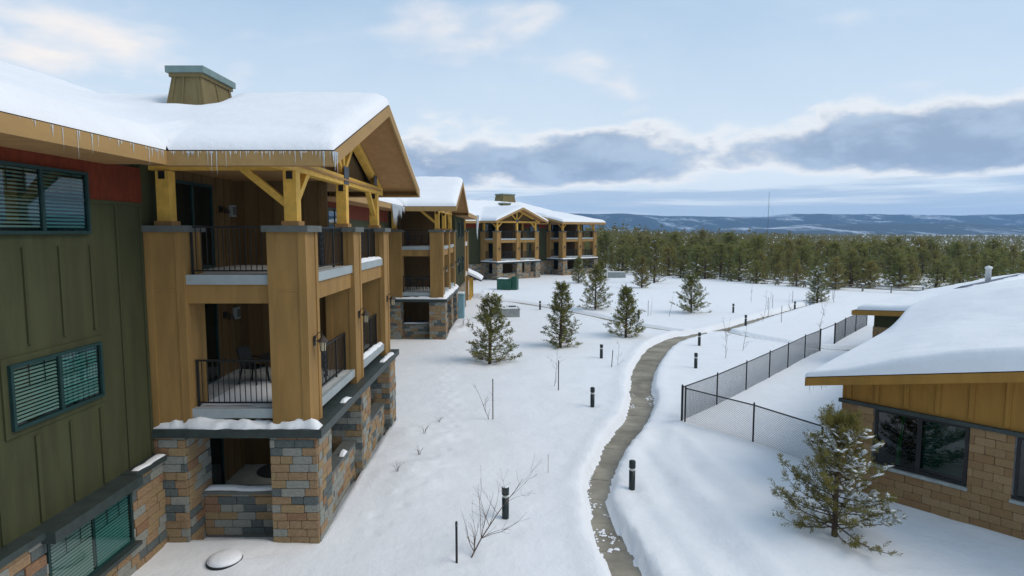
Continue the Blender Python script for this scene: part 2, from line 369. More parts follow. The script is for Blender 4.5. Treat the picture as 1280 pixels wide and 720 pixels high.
def snow_height(X, Y):
    z = .10 * fbm(X * .16, Y * .16, 3, 1) + .045 * fbm(X * .8, Y * .8, 3, 5) * sstep((60 - Y) / 30) + .014 * fbm(X * 2.9, Y * 2.9, 2, 9) * sstep((40 - Y) / 20)
    z = z + far_fall(X, Y)
    # the snow is heaped a little along the right of the path and against the clubhouse
    z = z + .22 * np.exp(-((X - 6.2) / 2.0) ** 2 - ((Y - 15.5) / 5.5) ** 2)
    for tr in TRACKS:
        d = near_curve(X, Y, tr)
        z = z - .065 * sstep((.35 - d) / .55) * (1 + .8 * fbm(X * 1.5, Y * 1.5, 2, 30)) + .04 * np.exp(-((d - .5) / .2) ** 2)
    # lines of footprints and melt hollows round stems
    for (fx, fy, r_) in DENTS:
        m = (np.abs(X - fx) < 1.2) & (np.abs(Y - fy) < 1.2)
        if m.any():
            q = np.hypot(X[m] - fx, Y[m] - fy); z[m] += -(.032 + .1 * (r_ > .3)) * np.exp(-(q / r_) ** 2) + .02 * np.exp(-((q - r_ * 1.7) / (r_ * .6)) ** 2)
    # snow slid off the roofs lies in heaps along the lodge
    for (cx, cy, r, h) in ((-3.0, 17.2, 1.2, .16), (-3.2, 20.5, 1.0, .14), (-3.4, 43.5, 1.2, .3), (-3.0, 46.5, 1.6, .3), (-4.5, 42.0, 1.0, .15), (-3.0, 67.5, 1.5, .5), (-6.2, 12.6, .9, .08)):
        z = z + h * np.exp(-((X - cx) ** 2 + (Y - cy) ** 2) / r ** 2) * (1 + .9 * fbm(X * 1.3, Y * 1.3, 3, 40))
    for cv, dep, wd in CURVES:
        d = near_curve(X, Y, cv)
        d = d + .12 * fbm(X * 1.1, Y * 1.1, 3, 50) * np.clip(1 - (Y - 30) / 40, .25, 1) + .05 * fbm(X * 4.5, Y * 4.5, 3, 60) * np.clip(1 - (Y - 22) / 14, 0.1, 1)
        k = sstep(1 - d / wd)
        z = (z + .05 * np.exp(-((d - wd - .25) / .3) ** 2)) * (1 - k) + (-dep - .03) * k
    # under the lodge floors
    ins = ((X < -4.4) & (Y > 13.4) & (Y < 22.4)) | ((X < -8.0) & (Y < 66)) | ((X < -4.4) & (Y > 39.8) & (Y < 58))
    return np.where(ins, np.minimum(z, -.25), z)
def grow(a, b, s0, g):
    out = [a]; s = s0
    while out[-1] < b: out.append(out[-1] + s); s *= g
    return out
def build_ground():
    xl = [-x for x in grow(10, 420, .5, 1.28)][::-1]
    xs = np.array(xl[:-1] + list(np.arange(-10, 16, .125)) + list(np.arange(16, 34, .25)) + grow(34, 2600, .6, 1.12))
    ys = np.array([-30, -15, -6, 0, 3, 5] + list(np.arange(6.2, 30, .125)) + list(np.arange(30, 50, .18)) + list(np.arange(50, 105, .4)) + grow(105, 3000, 1.0, 1.1))
    X, Y = np.meshgrid(xs, ys); Z = snow_height(X, Y)
    nx, ny = len(xs), len(ys); i = np.arange(nx - 1)[None, :] + np.arange(ny - 1)[:, None] * nx
    f = np.stack([i, i + 1, i + 1 + nx, i + nx], -1).reshape(-1, 4)
    o = link('ground', mesh_np('ground', np.stack([X, Y, Z], -1).reshape(-1, 3), f, SNOW, smooth=True))
    tag(o, 'deep trodden snow covering the grounds between the lodge and the clubhouse', 'snow', kind='structure')
build_ground()

def build_path():
    for (cv, dep, wd), label, ext in zip(CURVES, ('main winding walk of bare concrete slabs cut through the snow', 'narrow cleared walk running left past the grey vault to the far lodge', 'cleared spur of walk running right to the fence gate'), (.4, .25, .25)):
        root = link('path', None); tag(root, label, 'path', kind='structure')
        s = np.concatenate([[0], np.cumsum(np.hypot(*np.diff(cv[:, :2], axis=0).T))])
        L = 1.35; n = int(s[-1] / L)
        bed = []
        for c, e in zip(cv, np.gradient(cv[:, :2], axis=0)):
            e = e / np.hypot(*e); w = c[2] + ext - .02; bed += [(c[0] - e[1] * w, c[1] + e[0] * w, -dep - .009), (c[0] + e[1] * w, c[1] - e[0] * w, -dep - .009)]
        part('path_bed', MB().add(bed, [(2 * i, 2 * i + 1, 2 * i + 3, 2 * i + 2) for i in range(len(cv) - 1)]), CONC, root)
        for k in range(n):
            q = []
            for t in (k * L + .010, (k + .5) * L, (k + 1) * L - .010):
                c = [np.interp(t, s, cv[:, j]) for j in range(3)]; e = [np.interp(min(t + .1, s[-1]), s, cv[:, j]) - np.interp(max(t - .1, 0), s, cv[:, j]) for j in range(2)]
                ln = math.hypot(*e); nx, ny = -e[1] / ln, e[0] / ln; w = c[2] + ext
                q.append(((c[0] + nx * w, c[1] + ny * w), (c[0] - nx * w, c[1] - ny * w)))
            top = -dep + random.uniform(-.003, .003); poly = [q[0][0], q[1][0], q[2][0], q[2][1], q[1][1], q[0][1]]
            cx = sum(p[0] for p in poly) / 6; cy = sum(p[1] for p in poly) / 6
            part('slab', MB().prism([(p[0] - cx, p[1] - cy) for p in poly], 2, -.1, 0), CONC, root, loc=(cx, cy, top))
    # crumbs and thin patches of trodden snow left on the near slabs
    mb = MB(); rr = random.Random(3)
    spots = [(2.15, 13.6, .24), (2.1, 14.2, .18), (2.42, 14.0, .13), (2.02, 15.5, .2), (2.15, 15.75, .17), (2.45, 15.1, .1), (2.2, 17.0, .12), (2.25, 17.4, .14), (2.05, 16.3, .14), (5.05, 25.0, .16), (5.95, 26.2, .2), (5.2, 26.7, .16), (5.9, 25.3, .13), (6.0, 24.6, .12)]
    for (x, y, r) in spots:
        for k in range(11):
            px = x + rr.gauss(0, r * .6); py = y + rr.gauss(0, r * .8); q = r * rr.uniform(.08, .3); n = 7
            ring = [(px + q * math.cos(a) * rr.uniform(.6, 1.2), py + q * math.sin(a) * rr.uniform(.6, 1.2), -.262) for a in [2 * math.pi * j / n for j in range(n)]]
            mb.add(ring + [(px, py, -.248 + q * .35)], [(j, (j + 1) % n, n) for j in range(n)])
    o = link('snow_crumbs', mb.mesh('snow_crumbs', SNOW, True)); tag(o, 'crumbs of trodden snow left lying on the near path slabs', 'snow', kind='stuff')
build_path()

# ------------------------------------------------------------------ lodges
# a lodge is laid out in its own frame: u outwards from the main wall (u = 0), y along the wall, z up
EAVE, SLOPE, GSL = 8.6, .37, .36
COURSE = .188
def stone_face(o, eu, length, z0, z1, parent, seed, single=True, thick=.07, mats=STONES, weights=(25, 18, 32, 20, 5), course=COURSE, unit=.44, holes=(), regular=False):
    """courses of stone blocks on a vertical face. o: (x,y) start on the core's face, eu: unit direction along the face; the outward normal is to the right of eu"""
    rr = random.Random(seed); nx, ny = eu[1], -eu[0]; ang = math.atan2(eu[1], eu[0])
    joined = [MB() for _ in mats]; z = z0; k = 0
    while z < z1 - .03:
        h = min(course, z1 - z); t = -(unit * .5 if k % 2 else 0) - (0 if regular else rr.choice((0, unit * .25)))
        while t < length - .02:
            L = unit if regular else rr.choice((unit, unit, unit, unit * .62, unit * 1.2)); a, b = max(t, 0), min(t + L, length); t += L
            if b - a < .05: continue
            if any(a < hb and b > ha and z < hz1 and z + h > hz0 for ha, hb, hz0, hz1 in holes):
                segs = [(a, b)]
                for ha, hb, hz0, hz1 in holes:
                    if z < hz1 - .01 and z + h > hz0 + .01: segs = [s_ for p_, q_ in segs for s_ in ((p_, min(q_, ha)), (max(p_, hb), q_)) if s_[1] - s_[0] > .03]
            else: segs = [(a, b)]
            for a2, b2 in segs:
                if b2 - a2 < .05: continue
                mi = rr.choices(range(len(mats)), weights[:len(mats)])[0]; th = thick + rr.uniform(-.014, .014)
                c = (a2 + b2) / 2; x = o[0] + eu[0] * c + nx * th / 2; y = o[1] + eu[1] * c + ny * th / 2
                jt = .007 if regular else .011; sx, sz = b2 - a2 - jt, h - jt
                if single: link('brick', chamfer_cube(mats[mi]), parent, (x, y, z + h / 2), (0, 0, ang), (sx, th, sz))
                else:
                    M = Matrix.Translation((x, y, z + h / 2)) @ Matrix.Rotation(ang, 4, 'Z') @ Matrix.Diagonal((sx, th, sz, 1))
                    joined[mi].add([M @ Vector(p) for p in ((-.5, -.5, -.5), (.5, -.5, -.5), (.5, .5, -.5), (-.5, .5, -.5), (-.5, -.5, .5), (.5, -.5, .5), (.5, .5, .5), (-.5, .5, .5))],
                                   [(0, 3, 2, 1), (4, 5, 6, 7), (0, 1, 5, 4), (1, 2, 6, 5), (2, 3, 7, 6), (3, 0, 4, 7)])
        z += h; k += 1
    if not single:
        mb = MB()
        for i, j in enumerate(joined): mb.add(j.v, j.f, i)
        part('stone_veneer', mb, list(mats), parent, kind='stuff')
BATTEN = {}
def batten(parent, x, y, z0, z1, m, w=.075, t=.04, along='y'):
    """a vertical batten on a wall; along says which way the wall runs"""
    key = (m.name,)
    if key not in BATTEN: BATTEN[key] = MB().box((-.5, -.5, -.5), (.5, .5, .5)).mesh('batten', m)
    link('batten', BATTEN[key], parent, (x, y, (z0 + z1) / 2), None, (t, w, z1 - z0) if along == 'y' else (w, t, z1 - z0))
def window(root, x, y0, y1, z0, z1, mull=1, blind=0.0, trim=None, muntins=False, depth=.09, name='window'):
    """window on a wall facing +u; built on the wall face with its own depth"""
    w = part(name, MB().box((x + .002, y0, z0), (x + .012, y1, z1)), DARKROOM, root)
    fr = MB(); f = .055
    for a, b in (((y0 - f, z0 - f), (y1 + f, z0)), ((y0 - f, z1), (y1 + f, z1 + f)), ((y0 - f, z0), (y0, z1)), ((y1, z0), (y1 + f, z1))):
        fr.box((x, a[0], a[1]), (x + depth, b[0], b[1]))
    n = mull + 1; W = (y1 - y0) / n
    for i in range(1, n): fr.box((x + .02, y0 + i * W - .035, z0), (x + depth - .012, y0 + i * W + .035, z1))
    if muntins:
        for i in range(n):
            fr.box((x + .042, y0 + i * W + .03, z0 + (z1 - z0) * .62), (x + .046, y0 + (i + 1) * W - .03, z0 + (z1 - z0) * .62 + .016))
            for q in (.35, .68): fr.box((x + .042, y0 + (i + q) * W - .008, z0 + (z1 - z0) * .62 + .016), (x + .046, y0 + (i + q) * W + .008, z1))
    part('frame', fr, FRAME, w)
    for i in range(n): part('pane', MB().box((x + .046, y0 + i * W + .005, z0), (x + .052, y0 + (i + 1) * W - .005, z1)), SCREEN if i == 1 and blind else GLASS, w)
    if blind:
        mb = MB(); zz = z1 - .03; k = 0
        while zz > z1 - (z1 - z0) * blind:
            for i in range(n):
                a, b = y0 + i * W + .045, y0 + (i + 1) * W - .045
                mb.add([(x + .016, a, zz + .018), (x + .036, a, zz - .014), (x + .036, b, zz - .014), (x + .016, b, zz + .018)], [(0, 1, 2, 3)])
            zz -= .062; k += 1
        part('blind', mb, BLIND, w, kind='stuff')
    if trim:
        tb = MB(); g = .11
        for a, b in (((y0 - f - g, z0 - f - g), (y1 + f + g, z0 - f)), ((y0 - f - g, z1 + f), (y1 + f + g, z1 + f + g)), ((y0 - f - g, z0 - f), (y0 - f, z1 + f)), ((y1 + f, z0 - f), (y1 + f + g, z1 + f))):
            tb.box((x, a[0], a[1]), (x + .032, b[0], b[1]))
        part('trim', tb, trim, w)
    return w
BAL = {}
def railing(root, p, q, z, h=1.06, single=True, ornament=False, gap=.115):
    """iron railing from p to q (u,y) standing on z"""
    d = Vector((q[0] - p[0], q[1] - p[1], 0)); L = d.length; e = d.normalized(); P = Vector((p[0], p[1], z))
    mb = MB(); mb.bar(P + Vector((0, 0, h)), P + e * L + Vector((0, 0, h)), .055, .04); mb.bar(P + Vector((0, 0, .09)), P + e * L + Vector((0, 0, .09)), .04, .03)
    for t in (.03, L - .03): mb.bar(P + e * t, P + e * t + Vector((0, 0, h)), .045)
    if L > 2.6: mb.bar(P + e * (L * .72), P + e * (L * .72) + Vector((0, 0, h)), .045)
    if ornament:   # ear of wheat: a stem with pairs of leaves
        c = P + e * (L * .42); mb.bar(c + Vector((0, 0, .1)), c + Vector((0, 0, h - .05)), .025)
        for k in range(5):
            for sgn in (-1, 1):
                a = c + Vector((0, 0, .2 + k * .15)); m_ = a + e * (sgn * .09) + Vector((0, 0, .05)); b = a + e * (sgn * .13) + Vector((0, 0, .16))
                mb.bar(a, m_, .022, .012); mb.bar(m_, b, .022, .012)
    r = part('railing', mb, IRON, root)
    n = int(L / gap); key = round(h, 2)
    if key not in BAL: BAL[key] = MB().box((-.008, -.008, .1), (.008, .008, h - .01)).mesh('baluster', IRON)
    if single:
        for i in range(1, n): link('baluster', BAL[key], r, tuple(P + e * (L * i / n)))
    else:
        mb = MB()
        for i in range(1, n):
            c = P + e * (L * i / n); mb.box((c.x - .012, c.y - .012, z + .1), (c.x + .012, c.y + .012, z + h - .01))
        part('balusters', mb, IRON, r, kind='stuff')
def column(root, u0, u1, y0, y1, z0, z1, near, cap=True):
    c = part('column', MB().box((u0, y0, z0), (u1, y1, z1)), TAN, root)
    if near:
        w, t = .15, .022
        for (a, b) in (((u1 - w, y0 - t), (u1 + t, y0)), ((u0 - t, y0 - t), (u0 + w, y0)), ((u1, y0), (u1 + t, y0 + w)), ((u1, y1 - w), (u1 + t, y1 + t)), ((u0 - t, y1), (u0 + w, y1 + t))):
            part('corner_board', MB().box((a[0], a[1], z0), (b[0], b[1], z1)), TAN, c)
        if z1 > 6: part('band_board', MB().box((u0 + w, y0 - .012, 5.72), (u1 - w, y0, 5.735)), SOFFIT, c)
    if cap: part('cap', MB().box((u0 - .1, y0 - .1, z1), (u1 + .1, y1 + .1, z1 + .14)), CAPM, c)
    return c
def sliding_door(root, x, y0, y1, z0, z1):
    d = part('sliding_door', MB().box((x + .002, y0, z0), (x + .012, y1, z1)), DARKROOM, root)
    fr = MB(); ym = (y0 + y1) / 2
    for a, b in (((y0 - .06, z0), (y0, z1)), ((y1, z0), (y1 + .06, z1)), ((y0 - .06, z1), (y1 + .06, z1 + .07)), ((ym - .04, z0), (ym + .04, z1)), ((y0, z0), (ym - .04, z0 + .06)), ((ym + .04, z0), (y1, z0 + .06))):
        fr.box((x, a[0], a[1]), (x + .08, b[0], b[1]))
    part('frame', fr, FRAME, d)
    for a, b in ((y0, ym), (ym, y1)): part('pane', MB().box((x + .04, a, z0 + .06), (x + .046, b, z1)), GLASS, d)
    return d
def stone_pier(root, u0, u1, y0, y1, z1, near, seed, faces='fr'):
    core = part('stone_column', MB().box((u0 + .06, y0 + .06, -.5), (u1 - .06, y1 - .06, z1)), MORTAR, root)
    z0 = -.24
    if 'f' in faces: stone_face((u0, y0 + .06), (1, 0), u1 - u0, z0, z1, core, seed, near)
    if 'r' in faces: stone_face((u1 - .06, y0 + .062), (0, 1), y1 - y0 - .062, z0, z1, core, seed + 1, near)
    if 'b' in faces: stone_face((u1, y1 - .06), (-1, 0), u1 - u0, z0, z1, core, seed + 2, False)
    if 'l' in faces: stone_face((u0 + .06, y1 - .06), (0, -1), y1 - y0 - .12, z0, z1, core, seed + 3, False)
    return core
def stone_wall(root, p, q, th, z1, near, seed):
    """low stone wall from p to q, its outer face to the right of the way"""
    d = Vector((q[0] - p[0], q[1] - p[1])); L = d.length; e = d / L; n = Vector((e.y, -e.x))
    ang = math.atan2(e.y, e.x)
    w = part('low_wall', MB().add([(p[0] + e.x * s * L - n.x * t, p[1] + e.y * s * L - n.y * t, z) for z in (-.5, z1) for s, t in ((0, .06), (1, .06), (1, th), (0, th))],
             [(0, 3, 2, 1), (4, 5, 6, 7), (0, 1, 5, 4), (1, 2, 6, 5), (2, 3, 7, 6), (3, 0, 4, 7)]), MORTAR, root)
    stone_face((p[0] - n.x * .06, p[1] - n.y * .06), (e.x, e.y), L, -.16, z1, w, seed, near)
    part('coping', MB().add([(p[0] + e.x * s * L - n.x * t, p[1] + e.y * s * L - n.y * t, z) for z in (z1, z1 + .08) for s, t in ((0, -.05), (1, -.05), (1, th + .04), (0, th + .04))],
             [(0, 3, 2, 1), (4, 5, 6, 7), (0, 1, 5, 4), (1, 2, 6, 5), (2, 3, 7, 6), (3, 0, 4, 7)]), CAPM, w)

def balcony(root, y0, lod, gable=True, seed=0, apex=True):
    """three storeys of balconies standing out from the main wall, 8.9 m long; lod 2 near, 1 middle, 0 far"""
    near = lod == 2
    Y = lambda v: v + y0
    part('patio_floor', MB().box((.02, Y(.72), -.2), (3.2, Y(8.6), .1)), GREYCONC, root)
    for z in (3.05, 6.05):
        part('floor_slab', MB().box((.02, Y(.12), z - .2), (3.38, Y(8.78), z)), FLOORM, root)
    # stone base and the dark metal ledge round its top
    k = seed * 100
    stone_pier(root, 2.6, 3.65, Y(-.05), Y(1.0), 2.45, near, k + 1, 'frl')
    stone_pier(root, 2.6, 3.65, Y(4.0), Y(5.05), 2.45, False, k + 5, 'fr')
    stone_pier(root, 2.6, 3.65, Y(8.05), Y(9.1), 2.45, False, k + 9, 'frb')
    stone_pier(root, 0.0, .72, Y(-.05), Y(1.05), 2.45, near, k + 13, 'fr')
    stone_wall(root, (.73, Y(.62)), (2.6, Y(.62)), .3, .85, near, k + 17)
    stone_wall(root, (3.42, Y(1.0)), (3.42, Y(4.0)), .3, .88, False, k + 18)
    stone_wall(root, (3.42, Y(5.05)), (3.42, Y(8.05)), .3, .88, False, k + 19)
    lg = part('ledge', MB().box((0, Y(-.12), 2.45), (3.78, Y(.5), 2.64)).box((3.1, Y(.5), 2.45), (3.78, Y(9.25), 2.64)), LEDGE, root)
    # tan columns, floor edges
    cols = [(2.7, 3.5, 0, .8), (2.7, 3.5, 4.05, 4.85), (2.7, 3.5, 8.1, 8.9), (0.0, .83, 0, .8), (0.0, .83, 8.1, 8.9)]
    for i, (a, b, c, d) in enumerate(cols): column(root, a, b, Y(c), Y(d), 2.64, 7.0, lod >= 1)
    for z, beam in ((3.05, False), (6.05, True)):
        for a, b in (((.83, Y(.06)), (2.7, Y(.14))), ((3.38, Y(.8)), (3.47, Y(4.05))), ((3.38, Y(4.85)), (3.47, Y(8.1)))):
            part('flashing', MB().box((a[0], a[1], z - .2), (b[0], b[1], z + .015)), FLASH, root)
        if beam:
            for a, b in (((.83, Y(.10)), (2.7, Y(.40))), ((3.08, Y(.8)), (3.42, Y(4.05))), ((3.08, Y(4.85)), (3.42, Y(8.1)))):
                part('edge_beam', MB().box((a[0], a[1], z - .62), (b[0], b[1], z - .2)), TAN, root)
    for z in (3.05, 6.05):
        railing(root, (.86, Y(.3)), (2.68, Y(.3)), z, single=near)
        railing(root, (3.2, Y(.83)), (3.2, Y(4.03)), z, single=near, ornament=lod >= 1)
        railing(root, (3.2, Y(4.88)), (3.2, Y(8.08)), z, single=near, ornament=lod >= 1)
    # partition between the two bays, inner wall, doors
    part('core_wall', MB().box((-.3, Y(0), -.5), (0, Y(8.9), 8.6)), GREEN, root)
    pw = part('partition_wall', MB().box((.04, Y(4.38), .1), (2.68, Y(4.5), 8.45)), TAN_SHADED, root)
    iw = part('inner_wall', MB().box((.02, Y(.82), .1), (.06, Y(8.08), 8.45)), TAN_SHADED if lod else GREEN, root)
    if lod >= 1:
        for z0, z1 in ((.1, 2.85), (3.05, 5.85), (6.05, 8.45)):
            for i in range(6): batten(pw, .32 + i * .43, Y(4.366), z0, z1, TAN_SHADED, .05, .025, 'x')
            for yy in (3.25, 3.68, 4.1, 1.2, 1.65, 2.1, 2.5):
                batten(iw, .072, Y(yy), z0 + 2.2 if yy < 3 else z0, z1, TAN_SHADED, .05, .025)
    for z in (.1, 3.05, 6.05):
        sliding_door(root, .06, Y(.95), Y(2.85), z + .02, z + 2.1)
        sliding_door(root, .06, Y(5.3), Y(7.2), z + .02, z + 2.1)
    part('ceiling', MB().box((.02, Y(.0), 8.45), (3.3, Y(8.9), 8.5)), SOFFIT, root)
    # heavy timber posts, beams and braces of the top storey
    pz = 7.14
    def post(u, y, w=.28):
        p = part('post', MB().box((u - w / 2, Y(y) - w / 2, pz + .1), (u + w / 2, Y(y) + w / 2, 8.34)), TIMBER, root)
        part('base_block', MB().box((u - w / 2 - .05, Y(y) - w / 2 - .05, pz), (u + w / 2 + .05, Y(y) + w / 2 + .05, pz + .1)), SOFFIT, p)
        part('steel_plate', MB().box((u - .07, Y(y) - w / 2 - .012, 8.16), (u + .07, Y(y) - w / 2, 8.33)), IRON, p)
        return p
    for u, y in ((3.12, .4), (3.12, 4.45), (3.12, 8.5), (.32, .4), (.32, 8.5)): post(u, y)
    part('beam', MB().box((3.0, Y(-.55), 8.34), (3.24, Y(9.45), 8.60)), TIMBER, root)
    part('beam', MB().box((.0, Y(.32), 8.36), (3.0, Y(.5), 8.449)), TIMBER, root)
    def brace(a, b, w=.15): part('brace', MB().bar(a, b, w, w), TIMBER, root)
    brace((3.0, Y(.4), 7.62), (2.05, Y(.4), 8.40)); brace((3.12, Y(.5), 7.62), (3.12, Y(1.35), 8.38)); brace((3.12, Y(8.4), 7.62), (3.12, Y(7.55), 8.38))
    # roof of the balcony
    if gable:
        half, c, pk = 5.55, Y(4.45), EAVE + 5.55 * GSL
        if apex:
            part('king_post', MB().box((3.04, c - .09, 8.6), (3.2, c + .09, pk - .32)), TIMBER, root)
            for sg in (-1, 1):
                brace((3.12, c + sg * .1, 8.72), (3.12, c + sg * 1.25, 9.72), .14)
                part('rafter', MB().bar((3.12, c + sg * 4.9, 8.52), (3.12, c + sg * .05, pk - .33), .22, .22), TIMBER, root)
                part('steel_plate', MB().box((3.245, c + sg * 3.75 - .2, 8.62), (3.262, c + sg * 3.75 + .2, 8.95)), STEEL, root)
            part('steel_plate', MB().box((3.245, c - .24, 8.36), (3.262, c + .24, 8.86)), STEEL, root)
            part('steel_plate', MB().box((3.235, c - .2, pk - .75), (3.25, c + .2, pk - .38)), STEEL, root)
        part('gable_wall', MB().add([(2.85, c - 5.0, 8.5), (2.85, c + 5.0, 8.5), (2.85, c, pk - .2), (2.8, c - 5.0, 8.5), (2.8, c + 5.0, 8.5), (2.8, c, pk - .2)],
                                   [(0, 1, 2), (5, 4, 3), (0, 3, 4, 1), (1, 4, 5, 2), (2, 5, 3, 0)]), TAN_SHADED, root)
        rf = part('gable_roof', MB().prism([(c - half, EAVE - .05), (c - half, EAVE), (c, pk), (c + half, EAVE), (c + half, EAVE - .05), (c, pk - .05)], 0, -5.2, 4.5), SHINGLE, root)
        part('soffit', MB().prism([(c - half, EAVE - .15), (c - half, EAVE - .102), (c, pk - .102), (c + half, EAVE - .102), (c + half, EAVE - .15), (c, pk - .15)], 0, 2.86, 4.46), SOFFIT, rf)
        for sg in (-1, 1):
            e = c + sg * half
            part('rake_board', MB().prism([(e, EAVE - .02), (c, pk - .02), (c, pk - .32), (e, EAVE - .30)], 0, 4.462, 4.52), FASCIA, rf)
            y_in, y_out = sorted((e, e + sg * .04))
            part('fascia', MB().box((1.1, y_in, EAVE - .30), (4.461, y_out, EAVE - .02)), FASCIA, rf)
            part('eave_soffit', MB().box((1.1, min(e, e - sg * .3), EAVE - .29), (4.45, max(e, e - sg * .3), EAVE - .25)), SOFFIT, rf)

def main_roof(root, ya, yb, gaps, ridge=-8.0):
    """long roof over the main wall; gaps: stretches of y where a balcony gable takes over the eave"""
    rz = EAVE + SLOPE * (1.2 - ridge); first = True; cuts = [ya]
    rf = part('main_roof', MB().prism([(ridge, rz), (ridge, rz - .1), (ridge - 9.2, EAVE - .1), (ridge - 9.2, EAVE)], 1, ya, yb), SHINGLE, root)
    segs = []; y = ya
    for a, b in gaps: segs += [(y, a, 1.2), (a, b, -.1)]; y = b
    segs.append((y, yb, 1.2))
    for a, b, ue in segs:
        ez = EAVE + SLOPE * (1.2 - ue)
        part('roof_slope', MB().prism([(ue, ez - .1), (ue, ez), (ridge, rz), (ridge, rz - .1)], 1, a, b), SHINGLE, rf)
        if ue > 1:
            part('fascia', MB().box((1.2, a, EAVE - .29), (1.24, b, EAVE - .02)), FASCIA, rf)
            part('eave_soffit', MB().box((.02, a, EAVE - .27), (1.2, b, EAVE - .23)), SOFFIT, rf)
def main_wall(root, ya, yb, skips=(), step=.8, windows_free=(), detail=True):
    w = part('wall', MB().box((-.3, ya, -.5), (0, yb, 7.62)), GREEN, root)
    part('red_band', MB().box((-.3, ya, 7.62), (.012, yb, 8.36)), RED, w)
    if detail:
        y = yb
        i = 0
        while True:
            yy = yb - .1 - i * step; i += 1
            if yy < ya: break
            if any(a < yy < b for a, b in skips): continue
            segs = [(2.1, 7.56)]
            for (a, b, z0, z1) in windows_free:
                if a < yy < b: segs = [s for (p, q) in segs for s in ((p, min(q, z0)), (max(p, z1), q)) if s[1] - s[0] > .1]
            for p, q in segs: batten(w, .014, yy, p, q, GREEN)
        part('band_board', MB().box((0, ya, 7.54), (.03, yb, 7.62)), GREEN, w)
    return w
def roof_snow(name, label, root_m, deck, mask_d, u0, u1, y0, y1, du, dy, T, r=.55, hole=None, skew=0.0, keys_u=(), keys_y=(), step_d=None, ramp=None):
    """snow blanket over a roof: deck(u,y) gives the roof height, mask_d the distance in from the roof edge"""
    def lines(a, b, st, keys):
        k = [x for q in keys for x in (q - .035, q, q + .035)] + [a, a + .035, b - .035, b]; v = np.arange(a, b, st)
        v = v[np.min(np.abs(v[:, None] - np.array(k)[None, :]), axis=1) > st * .3]; v = np.unique(np.round(np.concatenate([v, [x for x in k if a <= x <= b]]), 4)); return v
    us = lines(u0, u1, du, keys_u); ys = lines(y0, y1, dy, keys_y); U, V = np.meshgrid(us, ys); U = U + skew * (V - y0)
    d = mask_d(U, V); t = np.clip(d / r, 0, 1); prof = np.sqrt(np.clip(1 - (1 - t) ** 2, 0, 1))
    sd = 9. if step_d is None else step_d(U, V)
    th = T * (.76 + .24 * sstep((sd - 1.15 + .4 * fbm(U * .4, V * .4, 3, 77)) / .14)) * (.15 * sstep(d / .02) + .85 * prof) * (1 + .25 * fbm(U * .5, V * .5, 3, 11)) + .03 * fbm(U * 1.7, V * 1.7, 2, 13) * t
    if ramp is not None: th = th * ramp(U, V)
    if hole is not None: th = th * (1 - hole(U, V))
    Z = deck(U, V) + .006 + np.maximum(th, -.2 if hole is None else -.06)
    ok = d > -1e-4; nx = len(us)
    i = np.arange(nx - 1)[None, :] + np.arange(len(ys) - 1)[:, None] * nx
    good = ok[:-1, :-1] & ok[1:, :-1] & ok[:-1, 1:] & ok[1:, 1:]
    f = np.stack([i, i + 1, i + 1 + nx, i + nx], -1)[good]
    P = np.stack([U, V, Z], -1).reshape(-1, 3); M = np.array(root_m)
    P = P @ M[:3, :3].T + M[:3, 3]
    used = np.unique(f); remap = np.full(len(P), -1); remap[used] = np.arange(len(used))
    o = link(name, mesh_np(name, P[used], remap[f], SNOW, smooth=True)); return tag(o, label, 'snow', kind='stuff')
def smax(a, b, k=.25):
    h = np.clip(.5 + .5 * (a - b) / k, 0, 1); return b * (1 - h) + a * h + k * h * (1 - h)
def gable_deck(c): return lambda U, V: EAVE + GSL * (5.55 - np.abs(V - c))
def main_deck(ridge=-8.0): return lambda U, V: np.where(U > ridge, EAVE + SLOPE * (1.2 - U), EAVE + SLOPE * (1.2 - 2 * ridge + U))
def icicles(name, label, spans, root_m, seed, dens=15.0, lmax=.40, rad=.011):
    rr = random.Random(seed); mb = MB()
    for (a, b, k) in spans:
        a = Vector(a); b = Vector(b); L = (b - a).length
        for i in range(int(L * dens * k)):
            t = rr.random(); clump = .5 + .5 * math.sin(t * L * 2.3 + seed) * math.sin(t * L * .9 + 1)
            ln = lmax * (.10 + 1.1 * rr.random() ** 3.2) * (.3 + .9 * clump); p = a.lerp(b, t); r_ = rad * rr.uniform(.6, 1.3)
            n = 4; ring = [(p.x + r_ * math.cos(j * math.pi / 2), p.y + r_ * math.sin(j * math.pi / 2), p.z) for j in range(n)]
            mb.add([root_m @ Vector(q) for q in ring] + [root_m @ Vector((p.x, p.y, p.z - ln))], [(j, (j + 1) % n, n) for j in range(n)])
    o = link(name, mb.mesh(name, ICE)); return tag(o, label, 'icicles', kind='stuff')
